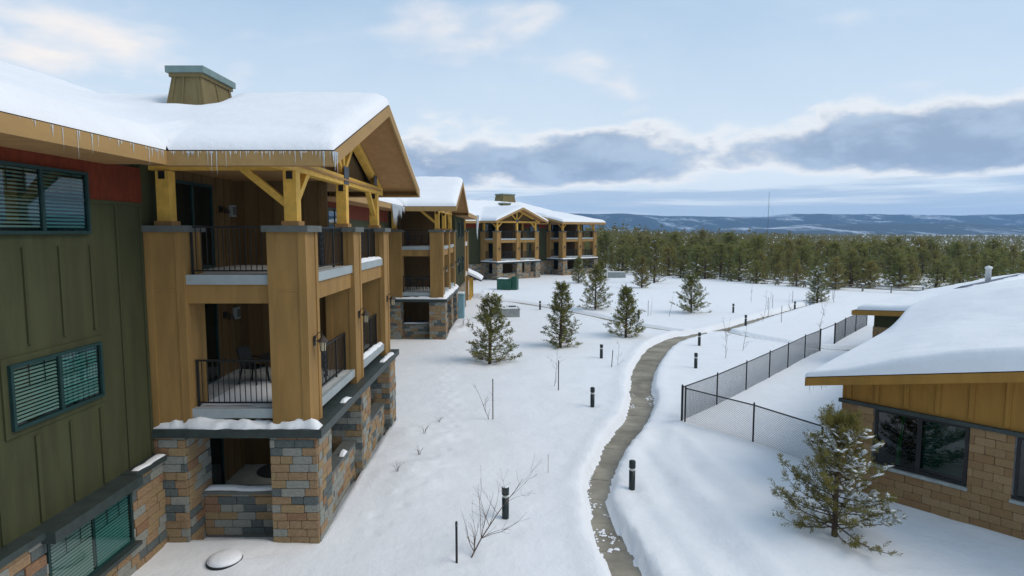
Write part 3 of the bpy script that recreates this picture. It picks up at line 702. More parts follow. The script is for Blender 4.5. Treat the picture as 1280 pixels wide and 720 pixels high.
def snow_strip(label, root_m, p, q, w, z, h, seed, res=.06, rough=.5):
    """lumpy ridge of snow lying on a ledge from p to q, w wide to the left of the way"""
    p = Vector((*p, 0)); q = Vector((*q, 0)); L = (q - p).length; e = (q - p) / L; n = Vector((-e.y, e.x, 0))
    na = max(6, int(L / res)); nb = 8
    A, B = np.meshgrid(np.linspace(0, L, na), np.linspace(0, 1, nb))
    edge = np.minimum(1, np.minimum(A, L - A) / .12)
    prof = np.clip(1 - np.abs(2 * B - 1) ** 3, 0, 1) ** .6 * np.sqrt(np.clip(edge, 0, 1))
    hh = h * prof * np.clip(1 + 1.6 * rough * fbm(A * 2.0 + seed, B * 1.5, 3, seed) * 1.3, .05, 2)
    off = (B - .5) * w * (.9 + .5 * rough * fbm(A * 2.6 + seed * 3.1, B * 0, 3, seed + 2)) + .5 * w + .05 * fbm(A * 3 + 7, B * 0, 2, seed)
    P = [(p + e * a + n * o_ + Vector((0, 0, z + .004 + h_))) for a, o_, h_ in zip(A.ravel(), off.ravel(), hh.ravel())]
    P = [root_m @ v for v in P]
    i = np.arange(na - 1)[None, :] + np.arange(nb - 1)[:, None] * na
    o = link('ledge_snow', mesh_np('ledge_snow', [tuple(v) for v in P], np.stack([i, i + 1, i + 1 + na, i + na], -1).reshape(-1, 4), SNOW, smooth=True))
    return tag(o, label, 'snow', kind='stuff')
def chimney(root, u0, u1, y0, y1, z0, z1, name='chimney', cap=True):
    t = .26; c = MB().add([(u0 - t, y0 - t, z0), (u1 + t, y0 - t, z0), (u1 + t, y1 + t, z0), (u0 - t, y1 + t, z0), (u0, y0, z1), (u1, y0, z1), (u1, y1, z1), (u0, y1, z1)],
             [(0, 3, 2, 1), (4, 5, 6, 7), (0, 1, 5, 4), (1, 2, 6, 5), (2, 3, 7, 6), (3, 0, 4, 7)])
    ch = part(name, c, MATS['brown_green'], root)
    part('cornice', MB().box((u0 - .05, y0 - .05, z1), (u1 + .05, y1 + .05, z1 + .1)), MATS['brown_green'], ch)
    part('cap', MB().box((u0 - .11, y0 - .11, z1 + .1), (u1 + .11, y1 + .11, z1 + .27)), MATS['teal_metal'], ch)
    for f in (.12, .42, .9):
        ua = u0 + (u1 - u0) * f; part('batten', MB().bar((ua - t * (1 - 2 * f), y0 - t, z0), (ua, y0 - .01, z1), .05, .03, (0, 1, 0)), MATS['brown_green'], ch)
    for f in (.45, .92):
        yb = y0 + (y1 - y0) * f; part('batten', MB().bar((u1 + t, yb, z0), (u1 + .01, yb, z1), .05, .03, (1, 0, 0)), MATS['brown_green'], ch)
    part('snow_cap', MB().lathe([(.0, .0), (.42, .0), (.38, .05), (.2, .09), (.02, .1)], 14, ((u0 + u1) / 2, (y0 + y1) / 2 - .2, z1 + .272)), SNOW, ch, True)
    return ch
mat('brown_green', (.17, .135, .062), .85, .12, 4, .2, 60, (1, 1, .2)); mat('teal_metal', (.16, .23, .225), .5, .1, 4)

# --- near lodge
L1 = thing('lodge_building', 'nearest timber lodge with green and red siding, tan balcony columns and roof chimney', 'building', (-8, 13.3, 0))
M1 = Matrix.Translation((-8, 13.3, 0))
wfree = [(-4.25, -1.55, 6.75, 8.3), (-4.0, -1.45, 3.6, 5.15)]
main_wall(L1, -13.5, 0.0, windows_free=wfree)
main_wall(L1, 8.9, 25.2, detail=False)
balcony(L1, 0.0, 2, True, 1)
main_roof(L1, -13.5, 25.2, [(-1.1, 10.0)])
window(L1, 0, -3.95, -1.80, 7.02, 8.05, 1, .97, None, True)
window(L1, 0, -3.76, -1.70, 3.88, 4.84, 1, .97, GREEN, True)
window(L1, .02, 13.2, 15.2, 6.6, 8.0, 1, 0, None)
window(L1, .02, 10.6, 12.0, 6.9, 8.0, 0, 0, None)
# stone skirting of the near wall with its basement window under a metal hood
sk = part('stone_skirting', MB().box((0, -13.5, -.5), (.14, -.06, 1.95)), MORTAR, L1)
stone_face((.14, -6.2), (0, 1), 6.14, -.24, 1.95, sk, 77, True, holes=[(2.72, 5.0, .62, 1.95)])
part('coping', MB().box((0, -1.22, 1.95), (.30, -.06, 2.07)), LEDGE, L1)
part('coping', MB().box((0, -13.5, 1.95), (.30, -3.62, 2.07)), LEDGE, L1)
part('window_hood', MB().box((0, -3.62, 1.86), (.46, -1.22, 2.06)), LEDGE, L1)
window(L1, .145, -3.42, -1.26, .70, 1.80, 1, 1.0, None, True, .06)
part('sill', MB().box((.14, -3.55, .56), (.34, -1.16, .64)), LEDGE, L1)
chimney(L1, -1.0, -.22, 3.3, 5.0, 9.4, 11.08)
d_union1 = lambda U, V: np.maximum(np.minimum.reduce([1.22 - U, V + 14, 26 - V]), np.minimum.reduce([4.5 - U, V + 1.1, 10.0 - V]))
def deck1(U, V):
    m_ = main_deck()(U, V); g = gable_deck(4.45)(U, V); g = np.where((V > -1.12) & (V < 10.02), g, 0)
    return np.where(U > 1.23, g, smax(m_, g, .35))
scoop = lambda U, V: .8 * np.exp(-(np.maximum(np.abs(U + .61) - .55, 0) ** 2 + np.maximum(np.abs(V - 4.15) - 1.0, 0) ** 2) / .3 ** 2)
roof_snow('roof_snow', 'thick smooth snow on the roof of the nearest lodge', M1, deck1, d_union1, -14.02, 4.5, -13.5, 25.2, .16, .15, .33, .5, scoop, keys_u=(1.22,), keys_y=(-1.1, 10.0), step_d=lambda U, V: np.where(U > 1.0, V + 1.1 + np.maximum(0, U - 3.4) ** 2, 9.))
icicles('icicles', 'row of small icicles hanging from the nearest lodge eaves', [((1.25, -9, EAVE - .03), (1.25, -1.2, EAVE - .03), .55), ((1.3, -1.16, EAVE - .03), (4.45, -1.16, EAVE - .03), 1.5)], M1, 5)
icicles('icicles', 'tuft of long icicles at the gable corner of the nearest lodge', [((4.50, -1.17, EAVE - .03), (4.56, -1.0, EAVE - .03), 12)], M1, 6, 9, .55, .02)
snow_strip('ragged snow along the front stone ledge of the nearest lodge', M1, (.0, -.10), (3.72, -.10), .34, 2.64, .15, 3, .05, .9)
snow_strip('patch of snow on the side ledge below the far column', M1, (3.75, 6.9), (3.75, 8.4), .2, 2.64, .07, 4)
snow_strip('small snow clump on the side ledge by the near column', M1, (3.76, 2.0), (3.76, 2.55), .15, 2.64, .06, 8)
snow_strip('snow on the low stone wall under the near balcony', M1, (.74, .58), (2.58, .58), .28, .93, .06, 5, .05, .25)
snow_strip('snow clump on the side stone wall of the near balcony', M1, (3.44, 2.7), (3.44, 3.15), .16, .96, .09, 6)
snow_strip('thin snow on the stone coping beside the basement window', M1, (.3, -1.05), (.3, -.1), .2, 2.07, .05, 9, .05, .25)
snow_strip('snow along the upper balcony edge in the second bay', M1, (3.46, 4.9), (3.46, 8.05), .2, 6.065, .08, 10)
snow_strip('snow along the middle balcony edge in the second bay', M1, (3.46, 4.9), (3.46, 8.05), .22, 3.065, .08, 14)
snow_strip('snow drifted on the middle balcony floor behind the front railing', M1, (.9, .2), (2.65, .2), 2.6, 3.05, .03, 15, .12, .2)

# --- middle lodge with the green wing behind it
L2 = thing('lodge_building', 'second lodge along the row with green wing behind its balconies', 'building', (-8, 39.65, 0))
M2 = Matrix.Translation((-8, 39.65, 0))
main_wall(L2, -1.1, 0, detail=False)
main_wall(L2, 8.9, 24, detail=False)
balcony(L2, 0.0, 1, True, 2)
main_roof(L2, -1.1, 24, [(-1.1, 10.0)])
gw = part('wing_wall', MB().box((.02, 9.15, 2.3), (3.5, 18.2, 8.3)), GREEN, L2)
for i in range(11): batten(gw, 3.514, 9.5 + i * .82, 2.35, 8.25, GREEN)
for i in range(4): batten(gw, .5 + i * .8, 9.136, 2.7, 8.25, GREEN, along='x')
sw = part('stone_base', MB().box((.02, 9.15, -.5), (3.55, 18.2, 2.3)), MORTAR, L2)
stone_face((3.55, 9.15), (0, 1), 9.0, -.2, 2.3, sw, 91, False, .06)
for (y, z) in ((11.5, 6.6), (11.5, 3.6), (15, 6.6), (15, 3.6)): window(L2, 3.52, y, y + 1.1, z, z + 1.2, 0, 0, None)
for y in (18.9, 22.6): column(L2, 2.7, 3.5, y, y + .8, -.4, 7.0, False)
for z in (3.05, 6.05):
    part('floor_slab', MB().box((0, 18.2, z - .4), (3.45, 23.6, z)), FLOORM, L2)
    railing(L2, (3.2, 19.7), (3.2, 22.6), z, single=False)
for y in (19.3, 23.0): part('post', MB().box((3.0, y - .13, 7.14), (3.26, y + .13, 8.3)), TIMBER, L2)
part('wing_roof', MB().prism([(4.4, EAVE - .1), (4.4, EAVE), (-8, EAVE + .27 * 12.4), (-8, EAVE - .1)], 1, 10.0, 24.5), SHINGLE, L2)
part('fascia', MB().box((4.4, 10.05, EAVE - .34), (4.44, 24.5, EAVE - .02)), FASCIA, L2)
part('eave_soffit', MB().box((0, 10.05, EAVE - .33), (4.4, 24.5, EAVE - .29)), SOFFIT, L2)
d_union2 = lambda U, V: np.maximum(np.minimum.reduce([1.22 - U, V + 1.1, 24.4 - V]), np.maximum(np.minimum.reduce([4.5 - U, V + 1.1, 10.0 - V]), np.minimum.reduce([4.4 - U, V - 10., 24.4 - V])))
def deck2(U, V):
    m_ = main_deck()(U, V); g = gable_deck(4.45)(U, V); g = np.where((V > -1.12) & (V < 10.02), g, 0)
    wg = np.where(V >= 10.0, EAVE + .27 * (4.4 - U), 0)
    return smax(np.where(U > 1.23, 0, m_), smax(g, wg, .05), .3)
roof_snow('roof_snow', 'smooth snow on the roof of the second lodge along the row', M2, deck2, d_union2, -14.0, 4.5, -1.1, 24.4, .25, .2, .33, .5, keys_u=(1.22, 4.4), keys_y=(10.0,))
icicles('icicles', 'large icicle curtain hanging left of the second lodge balcony', [((1.3, -5.2, EAVE - .05), (1.3, -1.2, EAVE - .05), 4)], M2, 12, 9, 1.1, .05)
icicles('icicles', 'thick icicle clump hanging from the valley before the far lodge', [((4.42, 22.8, EAVE + .1), (4.5, 24.4, EAVE + .1), 9)], M2, 13, 9, 1.9, .10)
snow_strip('snow along the stone ledge of the second lodge', M2, (.0, -.10), (3.7, -.10), .3, 2.64, .12, 21, .12, .5)
snow_strip('snow heaped on the side ledge of the second lodge', M2, (3.76, 0), (3.76, 9.2), .45, 2.64, .2, 22, .12, .45)
snow_strip('snow on the low wall under the second lodge balcony', M2, (.74, .58), (2.58, .58), .28, .93, .06, 23, .1, .3)

# --- far lodge, turned to face the grounds
PH = LODGE3_PHI; ax = Vector((math.cos(PH), -math.sin(PH))); ay = Vector((math.sin(PH), math.cos(PH)))
o3 = Vector((-2.07, 88.0)) - ax * 3.65
L3 = thing('lodge_building', 'farthest lodge with hipped snowy roof and two sets of timber balconies', 'building', (o3.x, o3.y, 0), -PH)
M3 = Matrix.Translation((o3.x, o3.y, 0)) @ Matrix.Rotation(-PH, 4, 'Z')
B3 = 14.6
main_wall(L3, -16, 0, detail=False); main_wall(L3, 8.9, B3, detail=True); main_wall(L3, B3 + 8.9, B3 + 9.3, detail=False)
part('end_wall', MB().box((-16, B3 + 9.3, -.5), (0, B3 + 9.6, 8.3)), GREEN, L3)
ss = part('stone_base', MB().box((0, 9.1, -.5), (.2, B3, 2.3)), MORTAR, L3); stone_face((.2, 9.1), (0, 1), B3 - 9.1, -.2, 2.3, ss, 95, False)
ss = part('stone_base', MB().box((0, -12, -.5), (.2, 0, 2.3)), MORTAR, L3); stone_face((.2, -12), (0, 1), 12, -.2, 2.3, ss, 96, False)
balcony(L3, 0.0, 1, True, 3); balcony(L3, B3, 1, False, 4)
for z in (.6, 3.7, 6.7): window(L3, .03 if z > 3 else .21, 10.6, 12.6, z, z + 1.3, 1, 0, None)
for z in (3.6, 6.6):
    for b in (0, B3): window(L3, .08, b + 7.3, b + 7.9, z, z + 1.2, 0, 0, None)
YE = B3 + 10.2; YS = B3 - 1.1; SH = .215
hipd = lambda U, V: np.minimum(main_deck()(U, V), EAVE + SLOPE * (YE - V))
def deck3(U, V):
    m_ = hipd(U, V); g = np.where((V > -1.12) & (V < 10.02), gable_deck(4.45)(U, V), 0)
    s_ = np.where(V > YS - 1e-4, np.minimum(EAVE + SH * (4.4 - U), EAVE + SLOPE * (YE - V)), 0)
    return np.maximum(np.where(U > 1.23, 0, m_), np.maximum(g, s_))
def d_union3(U, V):
    a = np.minimum.reduce([1.22 - U, V + 16, YE - V]); b = np.minimum.reduce([4.5 - U, V + 1.1, 10. - V]); c = np.minimum.reduce([4.4 - U, V - YS, YE - V])
    return np.maximum(a, np.maximum(b, c))
def grid_roof():
    us = np.arange(-17, 4.41, .2); ys = np.arange(-16, YE + .01, .2); U, V = np.meshgrid(us, ys); Z = deck3(U, V) - .01; ok = d_union3(U, V) > -1e-3
    i = np.arange(len(us) - 1)[None, :] + np.arange(len(ys) - 1)[:, None] * len(us)
    f = np.stack([i, i + 1, i + 1 + len(us), i + len(us)], -1)[ok[:-1, :-1] & ok[1:, :-1] & ok[:-1, 1:] & ok[1:, 1:]]
    P = np.stack([U, V, Z], -1).reshape(-1, 3); used = np.unique(f); rm = np.full(len(P), -1); rm[used] = np.arange(len(used))
    return link('main_roof', mesh_np('main_roof', P[used], rm[f], SHINGLE), L3)
r3 = grid_roof()
for a, b in (((1.2, -16), (1.24, -1.1)), ((1.2, 10.0), (1.24, YS)), ((4.4, YS), (4.44, YE)), ((-16, YE), (4.44, YE + .04))):
    part('fascia', MB().box((a[0], a[1], EAVE - .34), (b[0], b[1], EAVE - .02)), FASCIA, r3)
for a, b in (((.02, -16), (1.2, -1.1)), ((.02, 10.0), (1.2, YS)), ((.02, YS), (4.4, YE)), ((-16, B3 + 9.3), (.02, YE))):
    part('eave_soffit', MB().box((a[0], a[1], EAVE - .35), (b[0], b[1], EAVE - .31)), SOFFIT, r3)
part('rake_board', MB().prism([(4.44, EAVE - .34), (4.44, EAVE), (-3.4, EAVE + SH * 7.84), (-3.4, EAVE + SH * 7.84 - .4)], 1, YS - .05, YS), FASCIA, r3)
part('gable_end', MB().prism([(4.1, EAVE - .3), (4.1, EAVE), (-3.4, EAVE + SH * 7.5), (-3.4, EAVE - .3)], 1, YS + .5, YS + .55), SOFFIT, r3)
bare = lambda U, V: sstep((np.minimum(U + 9.5, 100) + .9 * fbm(U * .5, V * .35, 3, 71)) / .8 * -1 + 2.6) * sstep((V * .0 + 1)) * sstep((fbm(V * .12, V * 0 + 3, 2, 17) + .38) * 3)
roof_snow('roof_snow', 'snow on the hipped roof of the farthest lodge, worn bare along the ridge', M3, deck3, d_union3, -17.0, 4.5, -16, YE, .25, .25, .38, .5, bare, keys_u=(1.22, 4.4), keys_y=(-1.1, 10.0, YS))
chimney(L3, -9.2, -7.4, 11.8, 14.6, 11.2, 13.2)
chimney(L3, -5.6, -4.7, 9.2, 10.9, 10.2, 11.5, 'roof_vent')
snow_strip('snow along the stone ledge of the farthest lodge, left balconies', M3, (.0, -.10), (3.7, -.10), .32, 2.64, .15, 31, .2, .3)
snow_strip('snow along the long stone ledge of the farthest lodge, left balconies', M3, (3.76, -.1), (3.76, 9.2), .4, 2.64, .15, 32, .2, .3)
snow_strip('snow along the stone ledge of the farthest lodge, right balconies', M3, (.0, B3 - .10), (3.7, B3 - .10), .32, 2.64, .15, 33, .2, .3)
snow_strip('snow along the long stone ledge of the farthest lodge, right balconies', M3, (3.76, B3 - .1), (3.76, B3 + 9.2), .4, 2.64, .15, 34, .2, .3)

# ------------------------------------------------------------------ clubhouse on the right
# its own frame: x along the near gable wall (to the right), y into the depth
CM = Matrix(((.656, .755, 0, 10.07), (-.755, .656, 0, 15.36), (0, 0, 1, 0), (0, 0, 0, 1)))
CH = thing('clubhouse', 'low block clubhouse with tan gable and deep snow on its roof', 'building', (10.07, 15.36, 0), math.atan2(-.755, .656))
CX0, RS, SKEW = -1.48, .21, -.165
OCHRE = mat('ochre_siding', (.33, .175, .036), .8, .12, 3, .25, 60, (1, 1, .15))
rake = lambda x: 3.04 + RS * (x + 2.14)
def clubhouse():
    X1 = 9.0
    bw = part('block_wall', MB().box((CX0, .0, -.5), (CX0 + .7, .3, 2.36)).box((CX0 + .7, .0, -.5), (X1, .3, .84)).box((1.52, .0, .84), (2.16, .3, 2.36)).box((4.3, .0, .84), (X1, .3, 2.36)), MORTAR, CH)
    holes = [(-.66 - CX0, 1.42 - CX0, .84, 2.40), (2.27 - CX0, 4.3 - CX0, .84, 2.40)]
    stone_face((CX0, .0), (1, 0), 6.2, -.24, 2.36, bw, 201, True, .05, BLOCKS, (40, 35, 25), .2, .40, holes, True)
    sw_ = part('side_wall', MB().add([(x, y, z) for z in (-.5, 2.36) for x, y in ((CX0, .3), (CX0 + .3, .3), (CX0 + .3 + SKEW * 17, 17.3), (CX0 + SKEW * 17, 17.3))], [(0, 3, 2, 1), (4, 5, 6, 7), (0, 1, 5, 4), (1, 2, 6, 5), (2, 3, 7, 6), (3, 0, 4, 7)]), MORTAR, CH)
    _l = math.hypot(1, SKEW); stone_face((CX0 + SKEW * 17, 17.3), (-SKEW / _l, -1 / _l), 17 * _l, -.24, 2.36, sw_, 203, False, .05, BLOCKS, (40, 35, 25), .2, .41)
    g = part('gable_siding', MB().prism([(CX0, 2.36), (X1, 2.36), (X1, rake(X1) - .2), (CX0, rake(CX0) - .2)], 1, -.02, .2), OCHRE, CH)
    for i in range(9):
        x = -.64 - .68 + i * .68 + .02; batten(g, x, -.036, 2.52, rake(x) - .2, OCHRE, .10, .07, 'x')
    part('flashing', MB().box((CX0 - .06, -.12, 2.36), (X1, -.02, 2.46)), LEDGE, CH)
    for (a, b) in ((-.64, 1.40), (2.30, 4.28)):
        w = part('window', MB().box((a, .22, .88), (b, .24, 2.36)), DARKROOM, CH); fr = MB(); m_ = (a + b) / 2
        for p, q in (((a, .88), (a + .07, 2.36)), ((b - .07, .88), (b, 2.36)), ((a + .07, .88), (b - .07, .95)), ((a + .07, 2.28), (b - .07, 2.36)), ((m_ - .05, .95), (m_ + .05, 2.28))): fr.box((p[0], -.03, p[1]), (q[0], .06, q[1]))
        part('frame', fr, IRON, w)
        for p, q in ((a + .07, m_ - .05), (m_ + .05, b - .07)): part('pane', MB().box((p, .0, .95), (q, .008, 2.28)), MATS['club_glass'], w)
        part('sill', MB().box((a - .05, -.1, .78), (b + .05, -.0, .86)), GREYCONC, w)
        part('roller_blind', MB().box((m_ + .05, .12, 1.0 if a < 0 else 1.5), (b - .07, .13, 2.28)), MATS['pale_blind'], w)
        if a < 0: part('light_streak', MB().tube([(a + .62, .1, 2.28), (a + .60, .1, 2.0), (a + .56, .1, 1.5), (a + .55, .1, .95)], [.05, .035, .045, .06], 8), MATS['lime_streak'], w, True)  # added lime strip imitating a streak of light in the window
    # near roof and the far wing's roof
    def plane(pts, t0, t1): n = len(pts); return MB().add([(x, y, rake(x) + t0) for x, y in pts] + [(x, y, rake(x) + t1) for x, y in pts], [tuple(range(n))[::-1], tuple(range(n, 2 * n))] + [(i, (i + 1) % n, n + (i + 1) % n, n + i) for i in range(n)])
    ex = lambda y: -2.14 + SKEW * (y + .7)
    rf = part('roof', plane([(ex(-.7), -.7), (9.5, -.7), (9.5, 24), (ex(24), 24)], -.05, 0), SHINGLE, CH)
    part('rake_board', MB().prism([(-2.16, rake(-2.14) - .25), (-2.16, rake(-2.16) - .02), (9.5, rake(9.5) - .02), (9.5, rake(9.5) - .25)], 1, -.76, -.70), OCHRE, rf)
    part('fascia', plane([(ex(-.76) - .06, -.76), (ex(-.76) - .02, -.76), (ex(17.3) - .02, 17.3), (ex(17.3) - .06, 17.3)], -.25, -.02), OCHRE, rf)
    part('soffit', MB().prism([(-2.14, rake(-2.14) - .22), (-2.14, rake(-2.14) - .18), (9.5, rake(9.5) - .18), (9.5, rake(9.5) - .22)], 1, -.69, .0), SOFFIT, rf)
    fw = part('far_wing_wall', MB().box((-6.7, 18.0, -.5), (-.5, 40, 2.0)), MORTAR, CH)
    stone_face((-6.7, 18.0), (1, 0), 5.5, -.24, 2.0, fw, 205, False, .05, BLOCKS, (40, 35, 25), .2, .41)
    stone_face((-6.7, 40.0), (0, -1), 22, -.24, 2.0, fw, 206, False, .05, BLOCKS, (40, 35, 25), .2, .41)
    part('far_wing_siding', MB().box((-6.7, 18.0, 2.0), (-.5, 40, 2.7)), MATS['green_siding'], CH)
    z2 = lambda x: 2.86 + RS * (min(x, -6.6 + 3.1 * 2 - x if x > -3.5 else x) + 7.5)
    r2 = part('far_roof', MB().prism([(-7.5, 2.81), (-7.5, 2.86), (-3.5, 3.13), (1.0, 2.76), (1.0, 2.66), (-3.5, 3.05)], 1, 17.3, 45), SHINGLE, CH)
    part('rake_board', MB().prism([(-7.52, 2.60), (-7.52, 2.84), (-3.5, 3.11), (1.0, 2.74), (1.0, 2.5), (-3.5, 2.87)], 1, 17.24, 17.30), OCHRE, r2)
    part('fascia', MB().box((-7.56, 17.24, 2.60), (-7.52, 45, 2.84)), OCHRE, r2)
    part('ridge_flashing', MB().prism([(-4.6, 3.6), (-4.6, 3.80), (-4.2, 4.0), (-3.9, 3.98)], 1, 23.5, 45), MATS['slate_metal'], r2)
    vp = part('vent_pipe', MB().lathe([(.16, 0), (.16, 1.0), (.2, 1.0), (.2, 1.12), (.02, 1.2)], 14, (-4.3, 30.0, 3.7)), WHITEP, r2, True)
mat_glass('club_glass', (.45, .85, .78), .55)
mat('pale_blind', (.12, .30, .27), .8, .1, 3); mat('lime_streak', (.10, .55, .10), .7, .2, 8); mat('slate_metal', (.13, .15, .19), .7, .2, 3)
clubhouse()
d_c1 = lambda U, V: np.minimum.reduce([U + 2.2 - SKEW * (V + .78), V + .78, 24.0 - V])
roof_snow('roof_snow', 'deep snow blanket overhanging the near roof of the clubhouse', CM, lambda U, V: rake(U) + .85 * sstep((V - 8.5) / 7.0) * sstep((U + 2.2 - SKEW * (V + .78)) / .7), d_c1, -2.2, 9.4, -.78, 24, .1, .1, .46, .22, None, SKEW, ramp=lambda U, V: .30 + .70 * sstep((U + 2.2 + .165 * (V + .78)) / 3.2))
d_c2 = lambda U, V: np.minimum.reduce([U + 7.35, V - 17.35, 45 - V])
roof_snow('roof_snow', 'snow blanket on the far wing roof of the clubhouse', CM, lambda U, V: 2.86 + .07 * (4.0 - np.abs(U + 3.5)) + .62 * sstep((V - 17.6) / 6.5) * np.clip(1 - np.abs(U + 3.5) / 4.2, 0, 1), d_c2, -7.35, 1.0, 17.35, 45, .15, .2, .30, .35)
icicles('icicles', 'few thin icicles at the near corner of the clubhouse roof', [((-2.18, -.72, 2.82), (-2.1, .3, 2.82), 1.0), ((-2.1, -.74, 2.82), (-1.4, -.74, 2.9), .5)], CM, 8, 9, .3, .012)

# ------------------------------------------------------------------ chain-link fence
GROUNDZ = lambda x, y: float(snow_height(np.array([[x]], float), np.array([[y]], float))[0, 0])
def fence(name, label, pts, h=1.24, mesh_on=True, big=(0,)):
    root = thing(name, label, 'fence', (pts[0][0], pts[0][1], 0), 0, 'chain-link fencing beside the clubhouse'); o = Vector((pts[0][0], pts[0][1], 0))
    zs = [GROUNDZ(*p) for p in pts]
    for i, (p, z) in enumerate(zip(pts, zs)):
        r_ = .042 if i in big else .03
        q = Vector((p[0], p[1], z)) - o
        part('post', MB().lathe([(r_, -.4), (r_, h + .06), (r_ * .5, h + .1)], 8, q), IRON, root, True)
    for (p, z), (q, w) in zip(zip(pts, zs), list(zip(pts, zs))[1:]):
        a = Vector((*p, z)) - o; b = Vector((*q, w)) - o; part('top_rail', MB().tube([a + Vector((0, 0, h)), b + Vector((0, 0, h))], .024, 6), IRON, root)
        if not mesh_on: continue
        L = (b - a).length; mb = MB(); g = .075; n = int(L / g); e = (b - a) / L
        H_ = h - .02; up = Vector((0, 0, 1)); nn = e.cross(up).normalized()
        for k in range(-int(H_ / g), n + 1):
            for sg in (1, -1):
                t0, t1 = k * g, k * g + H_; z0, z1 = 0., H_
                if t0 < 0: z0 = -t0; t0 = 0.
                if t1 > L: z1 = H_ - (t1 - L); t1 = L
                if t1 - t0 < .02: continue
                if sg < 0: z0, z1 = H_ - z0, H_ - z1
                w2 = .0033
                P = a + e * t0 + up * z0; Q = a + e * t1 + up * z1; sd = (Q - P).normalized().cross(nn) * w2
                mb.add([P - sd, P + sd, Q + sd, Q - sd, P + nn * w2 * 2, Q + nn * w2 * 2], [(0, 1, 2, 3), (1, 4, 5, 2), (4, 0, 3, 5)])
        part('chain_mesh', mb, MATS['wire'], root, kind='stuff')
    return root
mat('wire', (.05, .055, .058), .6, .1, 5, metal=.2)
fence('chain_link_fence', 'long black chain-link fence running from corner post to the gap', [(6.21, 21.83), (8.3, 24.25), (10.4, 26.65), (12.4, 28.95), (14.3, 31.2), (16.25, 33.45), (18.24, 35.75)], big=(0, 6))
fence('chain_link_fence', 'short chain-link fence from corner post to the clubhouse wall', [(6.30, 21.74), (8.0, 19.75), (9.25, 17.75)], big=())
fence('chain_link_fence', 'far chain-link fence beyond the gap by the clubhouse wing', [(20.3, 38.0), (22.2, 40.3), (24.2, 42.6), (26.6, 45.4)], big=(0,))
fence('fence_gate_rail', 'single black rail closing the gap between two chain-link fences', [(18.30, 35.82), (20.24, 37.93)], mesh_on=False, big=())

# ------------------------------------------------------------------ bollards
def bollard(i, x, y, label):
    z = GROUNDZ(x, y); t = thing('bollard_light', label, 'bollard', (x, y, z), random.uniform(0, 3), 'bollard lights along the paths')
    h = .80
    part('shaft', MB().lathe([(.085, -.25), (.085, h - .27)], 14), BOLL, t, True)
    part('lens', MB().lathe([(.070, h - .27), (.070, h - .19)], 14), MATS['opal'], t, True)
    part('head', MB().lathe([(.09, h - .19), (.09, h - .015), (.078, h)], 14), BOLL, t, True)
    part('snow_cap', MB().lathe([(.08, h), (.07, h + .008), (.02, h + .014)], 12), SNOW if i % 3 == 0 else BOLL, t, True)
    # snow melts back round the foot
mat('opal', (.62, .63, .60), .35, .05, 5)
for i, (x, y, lb) in enumerate([
    (-.16, 14.42, 'bollard light nearest the bare leaning sapling'), (3.26, 16.05, 'bollard light right of the path where it narrows'),
    (3.24, 24.1, 'bollard light left of the path in mid snowfield, below the staked twig'), (5.0, 33.71, 'bollard light beside the thin stake below the bushy pine'),
    (9.55, 31.27, 'nearer of two bollards between path bend and fence'), (11.5, 37.07, 'farther of two bollards between path bend and fence, at the junction'),
    (19.24, 52.75, 'bollard light standing right of the round pine beyond the junction'), (17.39, 45.06, 'bollard light at the edge of the right path branch'),
    (26.58, 57.04, 'farthest bollard light near the snowy young pine'), (2.54, 54.96, 'bollard light on the left walk between the two middle pines'),
    (-2.48, 63.87, 'bollard light on the left walk in front of the green cabinet'), (10.1, 48.38, 'bollard light half hidden right of the dense pine')]): bollard(i, x, y, lb)

# ------------------------------------------------------------------ small built things
def wall_lantern(x, y, z, label, s=1.0):
    t = thing('wall_lantern', label, 'lantern', (x, y, z), 0, 'wall lanterns on the balcony columns')
    t.scale = (.78,) * 3
    part('back_plate', MB().box((0, -.06, -.14), (.03, .06, .14)), IRON, t)
    part('arm', MB().tube([(.02, 0, .02), (.06, 0, .16), (.14, 0, .24), (.22, 0, .22), (.25, 0, .14)], .013, 6).tube([(.02, 0, -.02), (.14, 0, .02), (.25, 0, .04)], .01, 6), IRON, t)
    part('hood', MB().lathe([(.17, -.03), (.15, .0), (.07, .10), (.03, .13), (.01, .17)], 8, (.25, 0, .0)), MATS['bronze'], t)
    part('glass', MB().lathe([(.072, -.30), (.095, -.035)], 8, (.25, 0, 0)), MATS['amber'], t)
    cage = MB()
    for k in range(4):
        a = math.pi / 4 + k * math.pi / 2; cage.bar((.25 + .08 * math.cos(a), .08 * math.sin(a), -.31), (.25 + .104 * math.cos(a), .104 * math.sin(a), -.03), .016)
    part('cage', cage, IRON, t); part('base', MB().lathe([(.02, -.36), (.06, -.34), (.085, -.30), (.085, -.295)], 8, (.25, 0, 0)), IRON, t)
mat('bronze', (.06, .05, .042), .5, .2, 8, metal=.4); mat('amber', (.42, .36, .24), .4, .1, 5)
wall_lantern(-4.478, 13.68, 4.55, 'wall lantern on the front corner column of the nearest lodge')
wall_lantern(-4.478, 17.75, 4.60, 'wall lantern on the middle side column of the nearest lodge')
wall_lantern(-4.478, 21.80, 4.62, 'wall lantern on the rear side column of the nearest lodge')
for k, (dy, n) in enumerate(((.4, 'front corner'), (4.45, 'middle side'), (8.5, 'rear side'))): wall_lantern(-4.478, 39.65 + dy, 4.6, f'wall lantern on the {n} column of the second lodge')
for k, (yy, side) in enumerate(((.4, 'left balconies, first'), (4.45, 'left balconies, middle'), (8.5, 'left balconies, last'), (B3 + .4, 'right balconies, first'), (B3 + 4.45, 'right balconies, middle'), (B3 + 8.5, 'right balconies, last'))):
    p = M3 @ Vector((3.522, yy, 4.6)); wall_lantern(p.x, p.y, p.z, f'wall lantern on the far lodge, {side} column'); bpy.context.scene.collection.objects[-1]
